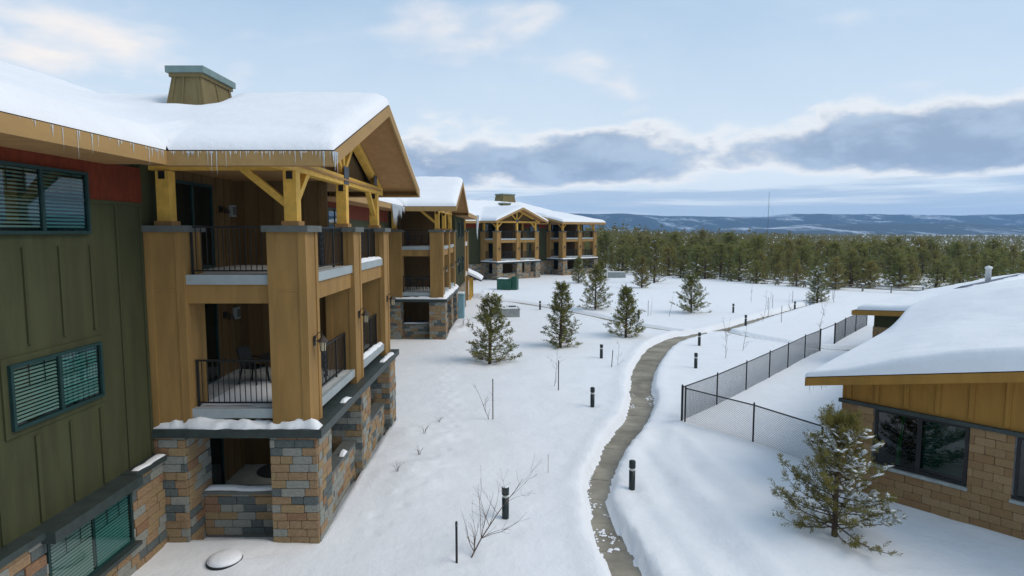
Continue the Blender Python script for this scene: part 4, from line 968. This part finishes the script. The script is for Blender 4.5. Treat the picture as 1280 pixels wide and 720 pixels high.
for o in [o for o in COL.objects if o.name.startswith('wall_lantern') and o.location.y > 80]: o.rotation_euler.z = -PH
def porch_light(x, y, z, label):
    t = thing('porch_light', label, 'lamp', (x, y, z), 0, 'lamps beside the balcony doors')
    part('back_plate', MB().box((0, -.09, -.09), (.03, .09, .09)), IRON, t); part('arm', MB().tube([(.02, 0, 0), (.12, 0, .04), (.18, 0, -.02)], .014, 6), IRON, t)
    part('shade', MB().lathe([(.09, -.12), (.06, -.02), (.03, .02)], 10, (.18, 0, 0)), MATS['bronze'], t)
    b = thing('meter_box', label.replace('dark lamp', 'grey box right of the lamp'), 'box', (x, y + .62, z - .02), 0, 'grey boxes beside the balcony doors')
    part('case', MB().box((0, -.13, -.17), (.10, .13, .15)), FLASH, b); part('cover', MB().box((.10, -.10, -.13), (.112, .10, .11)), CAPM, b)
porch_light(-7.935, 13.3 + 3.45, 7.62, 'dark lamp beside the upper balcony door of the nearest lodge'); porch_light(-7.935, 13.3 + 3.45, 4.72, 'dark lamp beside the middle balcony door of the nearest lodge')

def chair(x, y, z, rz, label, group='dark patio chairs on the balconies'):
    t = thing('patio_chair', label, 'chair', (x, y, z), rz, group)
    part('seat', MB().box((-.24, -.23, .42), (.24, .23, .455)), MATS['dark_weave'], t)
    part('backrest', MB().add([(-.23, .20, .47), (.23, .20, .47), (.23, .235, .47), (-.23, .235, .47), (-.21, .32, .95), (.21, .32, .95), (.21, .35, .95), (-.21, .35, .95)], [(0, 3, 2, 1), (4, 5, 6, 7), (0, 1, 5, 4), (1, 2, 6, 5), (2, 3, 7, 6), (3, 0, 4, 7)]), MATS['dark_weave'], t)
    for sx in (-1, 1):
        part('leg', MB().bar((sx * .22, -.21, .42), (sx * .25, -.25, 0), .035), IRON, t); part('leg', MB().bar((sx * .22, .21, .42), (sx * .25, .29, 0), .035), IRON, t)
        part('armrest', MB().tube([(sx * .25, -.22, .42), (sx * .27, -.23, .64), (sx * .27, .1, .66), (sx * .24, .26, .66)], .017, 6), IRON, t)
def table(x, y, z, label, r=.5, h=.72, group='round dark patio tables on the balconies'):
    t = thing('patio_table', label, 'table', (x, y, z), random.uniform(0, 1), group)
    part('table_top', MB().lathe([(r - .02, h - .03), (r, h - .015), (r - .01, h)], 24), MATS['dark_weave'], t)
    part('pedestal', MB().lathe([(.03, .2), (.03, h - .03)], 10), IRON, t)
    for k in range(4):
        a = k * math.pi / 2; part('leg', MB().tube([(0, 0, .26), (.18 * math.cos(a), .18 * math.sin(a), .16), (.36 * math.cos(a), .36 * math.sin(a), 0)], .018, 6), IRON, t)
mat('dark_weave', (.018, .02, .02), .6, .3, 12)
chair(-5.55, 15.1, 6.05, 2.2, 'dark patio chair on the upper balcony of the nearest lodge')
table(-6.1, 15.9, 3.05, 'round dark patio table on the middle balcony of the nearest lodge', .55)
chair(-6.75, 15.75, 3.05, 1.3, 'dark patio chair left of the table on the middle balcony'); chair(-5.45, 16.4, 3.05, -1.9, 'dark patio chair right of the table on the middle balcony')
table(-6.1, 15.5, .1, 'round dark patio table in the ground-floor porch of the nearest lodge', .55)
chair(-5.5, 16.0, .1, -2.2, 'dark patio chair in the ground-floor porch of the nearest lodge')
for z, n in ((6.05, 'upper'), (3.05, 'middle'), (.1, 'ground-floor')):
    table(-6.2, 42.2, z, f'round dark patio table on the {n} balcony of the second lodge', .55)
    chair(-6.9, 42.1, z, 1.4, f'dark patio chair left of the table, {n} balcony of the second lodge'); chair(-5.5, 42.3, z, -1.5, f'dark patio chair right of the table, {n} balcony of the second lodge')

def round_lid():
    t = thing('drain_cover', 'round snow-topped cover poking out of the snow before the near porch', 'cover', (-6.1, 12.40, 0))
    part('rim', MB().lathe([(.36, -.2), (.36, .07), (.33, .1)], 24), MATS['dark_rubber'], t, True)
    part('snow_cap', MB().lathe([(.345, .075), (.345, .12), (.27, .17), (.15, .2), (.02, .21)], 24), SNOW, t, True)
mat('dark_rubber', (.03, .033, .034), .8, .2, 6); round_lid()
def cabinet():
    t = thing('utility_cabinet', 'dark green electrical cabinet in the snow before the far lodge', 'cabinet', (-.7, 74.6, GROUNDZ(-.7, 74.6)), R(-14))
    part('body', MB().box((-1.05, -.55, -.2), (.65, .75, 1.28)), UTIL, t); part('rear_case', MB().box((.68, -.1, -.2), (1.32, .95, 1.62)), UTIL, t)
    part('lid', MB().box((-1.09, -.6, 1.28), (.66, .76, 1.36)), UTIL, t); part('door', MB().box((-1.0, -.575, .02), (-.22, -.55, 1.2)), UTIL, t); part('door', MB().box((-.18, -.575, .02), (.6, -.55, 1.2)), UTIL, t)
    part('handle', MB().box((-.28, -.60, .55), (-.24, -.575, .75)), IRON, t)
    part('snow_cap', MB().add([(-1.0, -.5, 1.362), (.2, -.5, 1.362), (.2, .7, 1.362), (-1.0, .7, 1.362), (-.9, -.4, 1.45), (.05, -.4, 1.42), (.05, .6, 1.42), (-.9, .6, 1.45)], [(4, 5, 6, 7), (0, 1, 5, 4), (1, 2, 6, 5), (2, 3, 7, 6), (3, 0, 4, 7)]), SNOW, t)
cabinet()
def vault(x, y, rz, L, W, h, label, notch=True):
    t = thing('concrete_vault', label, 'vault', (x, y, GROUNDZ(x, y)), rz)
    part('body', MB().box((-L / 2, -W / 2, -.3), (L / 2, W / 2, h)), GREYCONC, t)
    part('rim', MB().box((-L / 2 - .04, -W / 2 - .04, h), (L / 2 + .04, -W / 2 + .1, h + .07)).box((L / 2 - .1, -W / 2 + .1, h), (L / 2 + .04, W / 2, h + .07)), GREYCONC, t)
    if notch: part('hatch', MB().box((L * .18, W * .05, h + .02), (L * .42, W * .38, h + .16)), STEEL, t)
    part('snow_cap', MB().box((-L / 2 + .02, -W / 2 + .11, h), (L / 2 - .11, W / 2, h + .09)), SNOW, t)
vault(-.65, 50.7, R(6), 2.4, 1.8, .62, 'grey concrete vault with snowy top behind the left middle pine')
vault(16.2, 94.4, R(-8), 2.7, 1.6, .8, 'low grey concrete box right of the far lodge', False)
def blue_cabinet():
    t = thing('storage_cabinet', 'tall pale blue cabinet standing against the green lodge wing', 'cabinet', (-4.2, 49.4, 0))
    part('body', MB().box((-.2, -.35, -.3), (.3, .65, 1.95)), MATS['pale_blue'], t); part('lid', MB().box((-.24, -.39, 1.95), (.34, .69, 2.02)), MATS['pale_blue'], t)
    part('door', MB().box((-.15, -.375, .05), (.25, -.35, 1.85)), MATS['pale_blue'], t); part('snow_cap', MB().box((-.2, -.33, 2.022), (.3, .63, 2.12)), SNOW, t)
mat('pale_blue', (.20, .36, .42), .6, .1, 4); blue_cabinet()
def canopy():
    t = thing('entry_canopy', 'small snow-covered entry roof between the second and the far lodge', 'canopy', (-4.0, 64.5, 0))
    for x, y in ((-.45, -1.5), (-.45, .2), (-.45, 1.9)): part('post', MB().box((x, y, -.3), (x + .22, y + .22, 2.1)), TIMBER, t)
    part('roof', MB().prism([(-1.0, 2.75), (-1.0, 2.9), (.85, 2.05), (.85, 1.9)], 1, -1.9, 2.4), MATS['dark_shingle'], t)
    part('snow_cap', MB().prism([(-1.0, 2.9), (-1.0, 3.15), (.2, 2.62), (.85, 2.2), (.85, 2.05)], 1, -1.85, 2.35), SNOW, t)
    part('beam', MB().box((-.45, -1.7, 2.1), (-.23, 2.2, 2.3)), TIMBER, t)
canopy()
def mast():
    t = thing('radio_mast', 'thin radio mast rising far above the forest', 'mast', (250, 600, -4))
    part('tube', MB().tube([(0, 0, 0), (0, 0, 50)], [.22, .14], 6), MATS['dark_steel'], t)
    for k, a in enumerate((0, 2.1, 4.2)): part('guy_wire', MB().tube([(0, 0, 40), (18 * math.cos(a), 18 * math.sin(a), 0)], .03, 4), MATS['dark_steel'], t)
mast()

def rail_fence(pts):
    root = thing('rail_fence', 'weathered split-rail fence along the edge of the forest', 'fence', (pts[0][0], pts[0][1], 0)); o = Vector((pts[0][0], pts[0][1], 0))
    P = [Vector((x, y, GROUNDZ(x, y))) - o for x, y in pts]
    for i, p in enumerate(P):
        e = (P[min(i + 1, len(P) - 1)] - P[max(i - 1, 0)]).normalized(); n = Vector((-e.y, e.x, 0))
        part('post', MB().bar(p + n * .45 + Vector((0, 0, -.2)), p - n * .12 + Vector((0, 0, .85)), .13), GALV, root); part('post', MB().bar(p - n * .45 + Vector((0, 0, -.2)), p + n * .12 + Vector((0, 0, .85)), .13), GALV, root)
        part('snow_cap', MB().bar(p - e * .15 + Vector((0, 0, .9)), p + e * .15 + Vector((0, 0, .9)), .22, .12), SNOW, root)
        if i:
            for z in (.35, .68): part('rail', MB().tube([P[i - 1] + Vector((0, 0, z)), p + Vector((0, 0, z + .03))], .055, 6), GALV, root)
rf_pts = [(14, 118), (18, 112), (22, 106.5), (25.95, 101.5), (28.2, 96.8), (30, 92.5), (31.5, 88.2), (33, 83.8), (34.8, 80), (37.0, 77), (39.2, 74.3), (41.6, 72.2), (44, 70.6), (46.6, 69), (49.5, 67.6)]
rail_fence(rf_pts)

# ------------------------------------------------------------------ pines
def frames(d):
    """two unit vectors square to each row of d"""
    ref = np.where(np.abs(d[:, 2:3]) > .9, np.array([[1., 0, 0]]), np.array([[0, 0, 1.]]))
    a = np.cross(d, ref); a /= np.linalg.norm(a, axis=1, keepdims=True); b = np.cross(d, a); return a, b
def pine_mesh(seed, h, rad, nb, ntw, nn, nlen, nw, snow=0.0, base=.06, bare=.05, shape=.8, up=.35, ragged=.35, snow_side=None, snow_low=None):
    """a young pine: trunk and limbs in one mesh, needles (and snow lying on them) in another"""
    g = np.random.default_rng(seed); rr = random.Random(seed)
    wood = MB(); lean = Vector((rr.uniform(-.03, .03), rr.uniform(-.03, .03), 1))
    tr = .022 * h + .01
    wood.tube([Vector((0, 0, -.3)), lean * (h * .3), lean * (h * .65), lean * (h * .97)], [tr, tr * .8, tr * .45, .006], 7)
    tips = []; dirs = []
    for i in range(nb):
        f = (i + g.random()) / nb; z = h * (base + (.97 - base) * f ** 1.15)
        rel = max(0, (z / h - bare) / (1 - bare)); L = rad * ((1 - rel) ** shape) * (1 - ragged * g.random()) * min(1, .78 + rel * 1.6) + .04 * h
        az = i * 2.399 + g.normal(0, .35); el = -.10 + up * rel * 2.6 + g.normal(0, .13)
        p = lean * z; pts = [p]; d = Vector((math.cos(az) * math.cos(el), math.sin(az) * math.cos(el), math.sin(el)))
        n = 4
        for k in range(n):
            d = (d + Vector((g.normal(0, .11), g.normal(0, .11), .05 + .055 * k + .05 * rel))).normalized(); p = p + d * (L / n); pts.append(p)
        wood.tube(pts, [max(.006, tr * .32 * (1 - k / (n + .5))) * (1 - .5 * rel) for k in range(n + 1)], 4, cap=False)
        for k in range(ntw):
            t = 1 - (g.random() ** 1.3) * .85
            if k == 0: t = 1.0
            s_ = t * n; j = min(int(s_), n - 1); q = pts[j].lerp(pts[j + 1], s_ - j)
            axis = (pts[j + 1] - pts[j]).normalized()
            td = (axis * .8 + Vector((g.normal(0, .55), g.normal(0, .55), g.normal(.28, .3)))).normalized()
            tl = nlen * (1.3 + 2.2 * g.random()) * (.6 if k == 0 else 1)
            tips.append((*q, tl)); dirs.append(tuple(td))
    for k in range(4):
        tips.append((*(lean * (h * (.88 + .035 * k))), nlen * 2)); dirs.append((g.normal(0, .12), g.normal(0, .12), 1))
    T = np.array(tips); D = np.array(dirs); D /= np.linalg.norm(D, axis=1, keepdims=True); m = len(T)
    # needles: thin blades round each twig, swept forwards
    idx = np.repeat(np.arange(m), nn); t = g.random(len(idx)); d = D[idx]; a, b = frames(d); ph = g.random(len(idx)) * 2 * np.pi
    root_ = T[idx, :3] + d * (t * T[idx, 3])[:, None]
    nd = d * (.55 + .5 * t)[:, None] + a * np.cos(ph)[:, None] * .8 + b * np.sin(ph)[:, None] * .8; nd /= np.linalg.norm(nd, axis=1, keepdims=True)
    ln = nlen * (.7 + .6 * g.random(len(idx))); sx, _ = frames(nd); tw = g.random(len(idx)) * np.pi; sy = np.cross(nd, sx); side = sx * np.cos(tw)[:, None] + sy * np.sin(tw)[:, None]
    mid = root_ + nd * (ln * .5)[:, None]; tip = root_ + nd * ln[:, None]
    V = np.stack([root_, mid + side * (nw * .5), tip, mid - side * (nw * .5)], 1).reshape(-1, 3)
    F = np.arange(len(idx) * 4).reshape(-1, 4)
    # snow pads on some twigs
    SV = []; SF = []
    if snow > 0:
        pick = g.random(m) < snow
        if snow_low is not None: pick &= T[:, 2] < h * snow_low
        if snow_side is not None: pick &= (T[:, :3] @ np.array(snow_side) > .12 * rad) & (g.random(m) < .9) & (T[:, 2] < h * .93)
        for k in np.nonzero(pick)[0]:
            c = T[k, :3] + D[k] * T[k, 3] * .45 + np.array([0, 0, nlen * .28]); r1 = T[k, 3] * (.42 + .25 * g.random()); r2 = nlen * (.5 + .3 * g.random())
            hd = D[k].copy(); hd[2] *= .4; hd /= np.linalg.norm(hd) + 1e-6; sd = np.cross(hd, [0, 0, 1]); sd /= np.linalg.norm(sd) + 1e-6; o_ = len(SV)
            for j in range(6):
                an = j * math.pi / 3; SV.append(c + hd * r1 * math.cos(an) + sd * r2 * math.sin(an) * (.8 + .4 * g.random()))
            SV.append(c + np.array([0, 0, nlen * .42])); SV.append(c - np.array([0, 0, nlen * .15]))
            for j in range(6): SF.append((o_ + j, o_ + (j + 1) % 6, o_ + 6)); SF.append((o_ + (j + 1) % 6, o_ + j, o_ + 7))
    return wood, (V, F), (np.array(SV), np.array(SF))
def pine_parts(name, seed, mat_n, **kw):
    wood, (V, F), (SV, SF) = pine_mesh(seed, **kw)
    wm = wood.mesh('trunk', BARK, True); cm = mesh_np('crown', V, F, mat_n)
    sm = mesh_np('snow_pads', SV, SF, SNOW, smooth=True) if len(SV) else None
    return wm, cm, sm
def pine(label, x, y, meshes, scale=1.0, rz=0.0, group=None, z=None, lean=(0, 0), name='pine_tree'):
    t = thing(name, label, 'tree', (x, y, GROUNDZ(x, y) if z is None else z), rz, group); t.scale = (scale if isinstance(scale, tuple) else (scale,) * 3)
    t.rotation_euler[0] = lean[0]; t.rotation_euler[1] = lean[1]
    link('trunk', meshes[0], t); link('crown', meshes[1], t)
    if meshes[2]: tag(link('snow_pads', meshes[2], t), kind='stuff')
    return t
near = pine_parts('near', 5, NEEDLE, h=2.7, rad=1.75, nb=84, ntw=14, nn=24, nlen=.088, nw=.014, snow=.62, base=.06, bare=.0, shape=.60, up=.36, ragged=.5, snow_side=(.8, .1, .25))
pine('bushy young pine with snow on its right branches beside the clubhouse window', 7.45, 13.55, near, 1.0, 0.15)
MIDS = [('round leaning pine in front of the grey concrete vault, leftmost of the middle pines', -1.21, 32.65, 3.45, 1.45, 21, (0, R(3))),
        ('slim open pine standing between two bare saplings and the left walk', 2.97, 37.34, 3.85, 1.15, 22, (0, 0)),
        ('dense dark pine left of the path junction', 7.68, 40.84, 3.2, 1.4, 23, (0, 0)),
        ('pine with a long low left branch behind the left walk', 7.54, 54.96, 3.8, 1.5, 24, (0, 0)),
        ('round bushy pine alone beyond the path junction', 15.59, 52.75, 2.95, 1.6, 25, (0, 0)),
        ('small thin pine before the paired pines at the field edge', 16.27, 76.4, 3.7, 1.1, 26, (0, 0)),
        ('taller yellow-green pine behind the small thin one at the field edge', 19.6, 84.0, 6.0, 1.9, 27, (0, 0)),
        ('pale snow-dusted young pine far right near the rail fence', 30.86, 61.35, 3.6, 1.05, 28, (0, 0)),
        ('small pine in front of the far lodge right balconies', 9.12, 83.6, 3.3, 1.2, 29, (0, 0)),
        ('small pine close to the right end of the far lodge', 12.6, 86.5, 2.8, 1.0, 30, (0, 0))]
for lb, x, y, h, r_, sd, ln in MIDS:
    ms = pine_parts('mid', sd, NEEDLE, h=h, rad=r_, nb=int(52 + h * 5), ntw=10, nn=14, nlen=.13, nw=.032, snow=.05 if sd != 28 else .22, base=.03, bare=.0, shape=.78 if sd not in (21, 25) else .55, up=.34, ragged=.55)
    pine(lb, x, y, ms, (1.12, 1.12, 1.0), 0.0, 'young pines scattered over the snowy grounds', lean=ln)

# forest beyond the rail fence: nearest trees one by one, the rest as one mass
FV = [pine_parts('forest', 50 + k, NEEDLE_F, h=1.0, rad=.25 + .035 * (k % 3), nb=40, ntw=6, nn=7, nlen=.052, nw=.018, snow=(.03, .10, .03, .18, .0, .05)[k % 6], base=.04, bare=.0, shape=.9, up=.26, ragged=.5, snow_low=.5) for k in range(6)]
edge = np.array([(-40, 150), (0, 128), (14.5, 106), (20, 99.5), (25, 92), (29, 85.5), (31.5, 81), (36, 75.5), (40, 71.5), (44, 69), (50, 66.5), (60, 63), (80, 58), (120, 50), (200, 40)], float)
def forest_points():
    g = np.random.default_rng(99); near_l = []; far_l = []
    # jittered grid: spacing grows with distance
    def cells(y0, y1, sp, a0, a1):
        out = []
        for yy in np.arange(y0, y1, sp):
            for xx in np.arange(yy * a0 - 5, yy * a1 + 5, sp):
                out.append((xx + g.uniform(-.45, .45) * sp, yy + g.uniform(-.45, .45) * sp))
        return out
    for (x, y) in cells(55, 175, 3.9, -.02, 1.02):
        ye = np.interp(x, edge[:, 0], edge[:, 1])
        if y < ye + 1.2: continue
        if g.random() < .10: continue
        near_l.append((x, y, y - ye))
    for (x, y) in cells(175, 420, 5.0, .05, .98): far_l.append((x, y, y - np.interp(x, edge[:, 0], edge[:, 1])))
    for (x, y) in cells(420, 1300, 11.0, .05, .98): far_l.append((x, y, 300.))
    return near_l, far_l
NL, FL = forest_points()
def tree_h(x, y, dep, g):
    a = x / max(y, 1)
    top = 9.3 - 3.6 * min(1, max(0, (a - .15) / .55))       # taller stand towards the left
    k = min(1, dep / 150)
    return (4.5 + (top - 4.5) * k) * (g.uniform(.62, 1.12) if g.random() < .9 else g.uniform(1.1, 1.3))
def forest():
    g = random.Random(4); NL.sort(key=lambda p: math.hypot(p[0], p[1]))
    vis = [p for p in NL if 0.06 < p[0] / p[1] < .93]; first = vis[:298]; rest = vis[298:] + [p for p in NL if not (0.06 < p[0] / p[1] < .93)]
    for i, (x, y, dp) in enumerate(first):
        h = tree_h(x, y, dp, g); w = h * g.uniform(.85, 1.25) * (1.42 if dp < 8 else 1.22)
        k = g.choice((1, 3, 3, 5, 1, 0)) if dp < 9 else g.choice((0, 2, 4, 4, 5, 1))
        row = 'front row of the forest along the rail fence' if dp < 6 else 'forest behind the front row of trees'
        pine(f'young pine in the {row}', x, y, FV[k], (w, w, h), g.uniform(0, 6.28), 'pines of the forest, front row' if dp < 6 else 'pines of the forest, behind the front row', z=float(far_fall(np.array(x), np.array(y))) - .11 * h)
    # the rest as one mass of simple ragged crowns
    allv = []; allf = []; n0 = 0; gg = np.random.default_rng(12); mi = []
    for (x, y, dp) in rest + FL:
        h = tree_h(x, y, dp, g) * (1.0 if y < 400 else 1.12); w = h * gg.uniform(.26, .36) * (1 if y < 400 else 1.4); nt = 40 if y < 175 else (30 if y < 420 else 22)
        z0 = float(far_fall(np.array(x), np.array(y)))
        f = gg.random(nt) ** .8; rr_ = w * (1 - f) ** .95 * (.45 + .6 * gg.random(nt)); an = gg.random(nt) * 6.28
        c = np.stack([x + rr_ * np.cos(an), y + rr_ * np.sin(an), z0 + h * (.14 + .84 * f)], 1)
        s_ = h * (.05 + .075 * (1 - f)) * (1.0 if y < 420 else 1.5)
        dv = gg.normal(0, 1, (nt, 3, 3)) * np.array([1, 1, .75]); allv.append((c[:, None, :] + dv * s_[:, None, None] * .62).reshape(-1, 3))
        allf.append(np.arange(nt * 3).reshape(-1, 3) + n0); n0 += nt * 3; mi.append((gg.random(nt) < (.06 if y < 175 else .02)).astype(int))
    o = link('forest', mesh_np('forest', np.concatenate(allv), np.concatenate(allf), [NEEDLE_SHADED, SNOW], np.concatenate(mi)))
    tag(o, 'dense pine forest stretching back to the hills', 'forest', kind='stuff')
forest()

# ------------------------------------------------------------------ bare saplings, stakes and dead stalks in the snow
def sapling(label, x, y, h, spread, seed, lean=(0, 0), n=7, thick=.014, group='bare saplings in the snow'):
    g = random.Random(seed); t = thing('bare_sapling', label, 'sapling', (x, y, GROUNDZ(x, y)), 0, group)
    def limb(p, d, L, r_, segs=5, curl=.12):
        pts = [p]
        for k in range(segs):
            d = (d + Vector((g.gauss(0, curl), g.gauss(0, curl), g.gauss(.03, curl)))).normalized(); p = p + d * (L / segs); pts.append(p)
        return pts, [max(.0025, r_ * (1 - .8 * k / segs)) for k in range(segs + 1)]
    d0 = Vector((lean[0], lean[1], 1)).normalized(); pts, rs = limb(Vector((0, 0, -.15)), d0, h + .15, thick, 7, .07)
    part('stem', MB().tube(pts, rs, 5), TWIG, t)
    for k in range(n):
        j = g.randint(1, 6); a = g.uniform(0, 6.28); dd = (d0 * g.uniform(.5, 1.0) + Vector((math.cos(a), math.sin(a) * .7, 0)) * g.uniform(.5, 1.0)).normalized()
        L = spread * g.uniform(.5, 1.1) * (1 - .07 * j); q, r2 = limb(pts[j], dd, L, rs[j] * .65)
        mb = MB().tube(q, r2, 4)
        for m_ in range(3):
            jj = g.randint(1, 4); d3 = (q[jj + 1] - q[jj]).normalized() + Vector((g.gauss(0, .6), g.gauss(0, .6), g.gauss(.2, .4)))
            q2, r3 = limb(q[jj], d3.normalized(), L * g.uniform(.25, .5), r2[jj] * .6, 3); mb.tube(q2, r3, 3)
        part('twig', mb, TWIG, t)
    return t
def stake(label, x, y, h, r_=.025, m=None, lean=0.0, group='stakes in the snow'):
    t = thing('stake', label, 'stake', (x, y, GROUNDZ(x, y)), 0, group)
    part('rod', MB().lathe([(r_, -.3), (r_, h - .01), (r_ * .7, h)], 8), m or IRON, t, True); part('cap', MB().lathe([(r_ * 1.15, h - .09), (r_ * 1.15, h - .06)], 8), CAPM, t, True)
    t.rotation_euler[1] = lean
stake('black stake beside the leaning bare sapling in the foreground', -1.17, 12.35, .92)
sapling('large bare sapling leaning right in the foreground', -.95, 12.5, 2.0, 1.5, 3, (.5, .35), 16, .019)
stake('thin stake standing alone in the snow right of the near lodge', -.72, 22.5, 1.55, .02, TWIG); sapling('bare sapling tied to the lone thin stake', -.85, 22.5, 1.5, .8, 5, (-.15, 0), 5)
stake('stake in front of the slim open pine', 2.06, 26.6, 1.35, .022); sapling('bare forked sapling in front of the slim open pine', 1.9, 27.2, 1.5, .8, 6, (.1, 0), 6, .012)
stake('short tilted stake below the dense dark pine', 5.2, 31.4, .9, .02, None, .06); sapling('small bare sapling below the dense dark pine', 5.55, 31.6, 1.3, .45, 7, (.05, 0), 6, .010)
sapling('bare sapling left of the round bushy pine', 13.1, 50.5, 2.2, .5, 8, (.12, 0), 3, .016); stake('thin stake far left of the round bushy pine', 11.4, 50.8, 1.3, .018, TWIG); sapling('upright bare wand near the thin stake', 11.8, 51.5, 1.7, .3, 9, (.06, 0), 2, .012)
for i, (x, y, h, lb) in enumerate([(11.9, 33.6, 2.4, 'tall bare sapling by the long fence, nearest'), (13.6, 35.6, 1.9, 'bare sapling by the long fence, second'), (19.6, 47.4, 2.6, 'tall bare sapling right of the path branch'), (20.8, 49.3, 2.3, 'bare sapling behind the tall one at the path branch'), (22.2, 43.6, 2.0, 'bushy bare sapling between the path branch and the fence gap'), (24.6, 53.5, 1.8, 'bare sapling near the farthest bollard'), (28.6, 59, 1.6, 'bare sapling left of the snowy young pine'), (33.0, 62.5, 1.9, 'bare sapling right of the snowy young pine'), (24.0, 61, 2.3, 'lone bare sapling far out on the snowfield'), (14.2, 40.0, 1.5, 'thin bare sapling at the junction bank'), (26.0, 50.4, 1.6, 'bare sapling beyond the far fence')]):
    sapling(lb, x, y, h, .6, 20 + i, (random.uniform(-.15, .2), 0), 6 if i != 4 else 11, .014)
for i, (x, y, h, lb) in enumerate([(23.2, 55.0, 1.1, 'thin grey stake near the farthest bollard'), (24.2, 56.4, 1.2, 'grey stake beside the farthest bollard'), (27.8, 60.2, 1.2, 'grey stake left of the snowy young pine'), (32.2, 60.8, 1.2, 'grey stake right of the snowy young pine'), (20.9, 47.0, 1.3, 'grey stake by the path branch'), (18.2, 62.0, 1.2, 'lone stake far out on the snowfield')]): stake(lb, x, y, h, .022, GALV)
stake('thin reddish wand in the snow left of the path', 1.05, 17.2, .55, .006, MATS['stone_rust'])
def dead_tuft(x, y, h, seed, label):
    g = random.Random(seed); t = thing('dead_shrub', label, 'shrub', (x, y, GROUNDZ(x, y)), 0, 'dead shrubs poking from the snow along the lodge')
    for k in range(9):
        a = g.uniform(0, 6.28); q = [(0, 0, -.1), (.06 * math.cos(a), .06 * math.sin(a), h * .4), (g.uniform(.1, .3) * math.cos(a), g.uniform(.1, .3) * math.sin(a), h * g.uniform(.6, 1))]
        part('stem', MB().tube(q, [.005, .004, .002], 4), TWIG, t)
for i, (x, y, h, lb) in enumerate([(-3.3, 17.0, .3, 'dead shrub by the middle stone column of the near lodge'), (-2.9, 18.6, .35, 'dead shrub just beyond the middle stone column'), (-3.0, 20.4, .35, 'dead shrub before the rear stone column'), (-2.7, 22.0, .25, 'small dead shrub right of the rear stone column'), (-3.5, 43.2, .8, 'dead shrub beside the second lodge columns'), (-3.2, 44.6, .7, 'dead shrub behind the first beside the second lodge')]): dead_tuft(x, y, h, 60 + i, lb)

# ------------------------------------------------------------------ hills and haze
def hills():
    m = bpy.data.materials.new('wooded_hill'); m.use_nodes = True; t = NT(m.node_tree); b = t.n['Principled BSDF']; b.inputs['Roughness'].default_value = .95
    tc = t.node('ShaderNodeTexCoord'); mp = t.node('ShaderNodeMapping'); mp.inputs['Scale'].default_value = (1, .5, 3.2); t.link(tc.outputs['Object'], mp.inputs[0])
    n = t.noise(mp.outputs[0], .0042, 8, .62, .5); fine = t.noise(mp.outputs[0], .03, 5, .7)
    k = t.mapr(t.math('ADD', t.math('MULTIPLY', n, .7), t.math('MULTIPLY', fine, .3)), .505, .65)
    t.link(t.mix(k, (.028, .040, .042, 1), (.50, .55, .62, 1)), b.inputs['Base Color'])
    for name, label, d0, d1, hh, seed, a0, a1, off in (('near_hill', 'long dark wooded hill with snowy clearings, nearer ridge', 2300, 3300, 62, 3, -.25, 1.25, 0), ('far_hill', 'far blue wooded ridge under the clouds', 3700, 5200, 185, 8, -.3, 1.3, 0)):
        na, nd = 260, 46; A, Dp = np.meshgrid(np.linspace(a0, a1, na), np.linspace(0, 1, nd))
        Yv = d0 + (d1 - d0) * Dp; Xv = A * Yv
        ridge = np.clip(.55 + .55 * fbm(A * 3.1 + seed, Dp * .8, 4, seed) + .25 * fbm(A * 11 + seed, Dp * 2.2, 3, seed + 5), .08, 2)
        if name == 'near_hill': ridge = ridge * (.25 + 1.0 * sstep((A - .12) / .5))
        else: ridge = .55 + .45 * ridge
        prof = np.sin(np.clip(Dp * 1.35, 0, 1.35) / 1.35 * math.pi * .78) ** 1.3
        Z = -6 + hh * ridge * prof
        i = np.arange(na - 1)[None, :] + np.arange(nd - 1)[:, None] * na
        o = link(name, mesh_np(name, np.stack([Xv, Yv, Z], -1).reshape(-1, 3), np.stack([i, i + 1, i + 1 + na, i + na], -1).reshape(-1, 4), m, smooth=True)); tag(o, label, 'hill', kind='structure')
hills()
def haze():
    o = link('haze', MB().box((-1800, -60, -12), (7000, 5400, 230)).mesh('haze', [])); m = bpy.data.materials.new('haze'); m.use_nodes = True; t = NT(m.node_tree); t.n.clear()
    out = t.node('ShaderNodeOutputMaterial'); v = t.node('ShaderNodeVolumePrincipled'); v.inputs['Color'].default_value = (.28, .58, 1.0, 1); v.inputs['Density'].default_value = .000085; v.inputs['Anisotropy'].default_value = 0.2
    t.link(v.outputs[0], out.inputs['Volume']); o.data.materials.append(m); tag(o, 'thin blue winter haze over the plain', 'haze', kind='stuff')
haze()
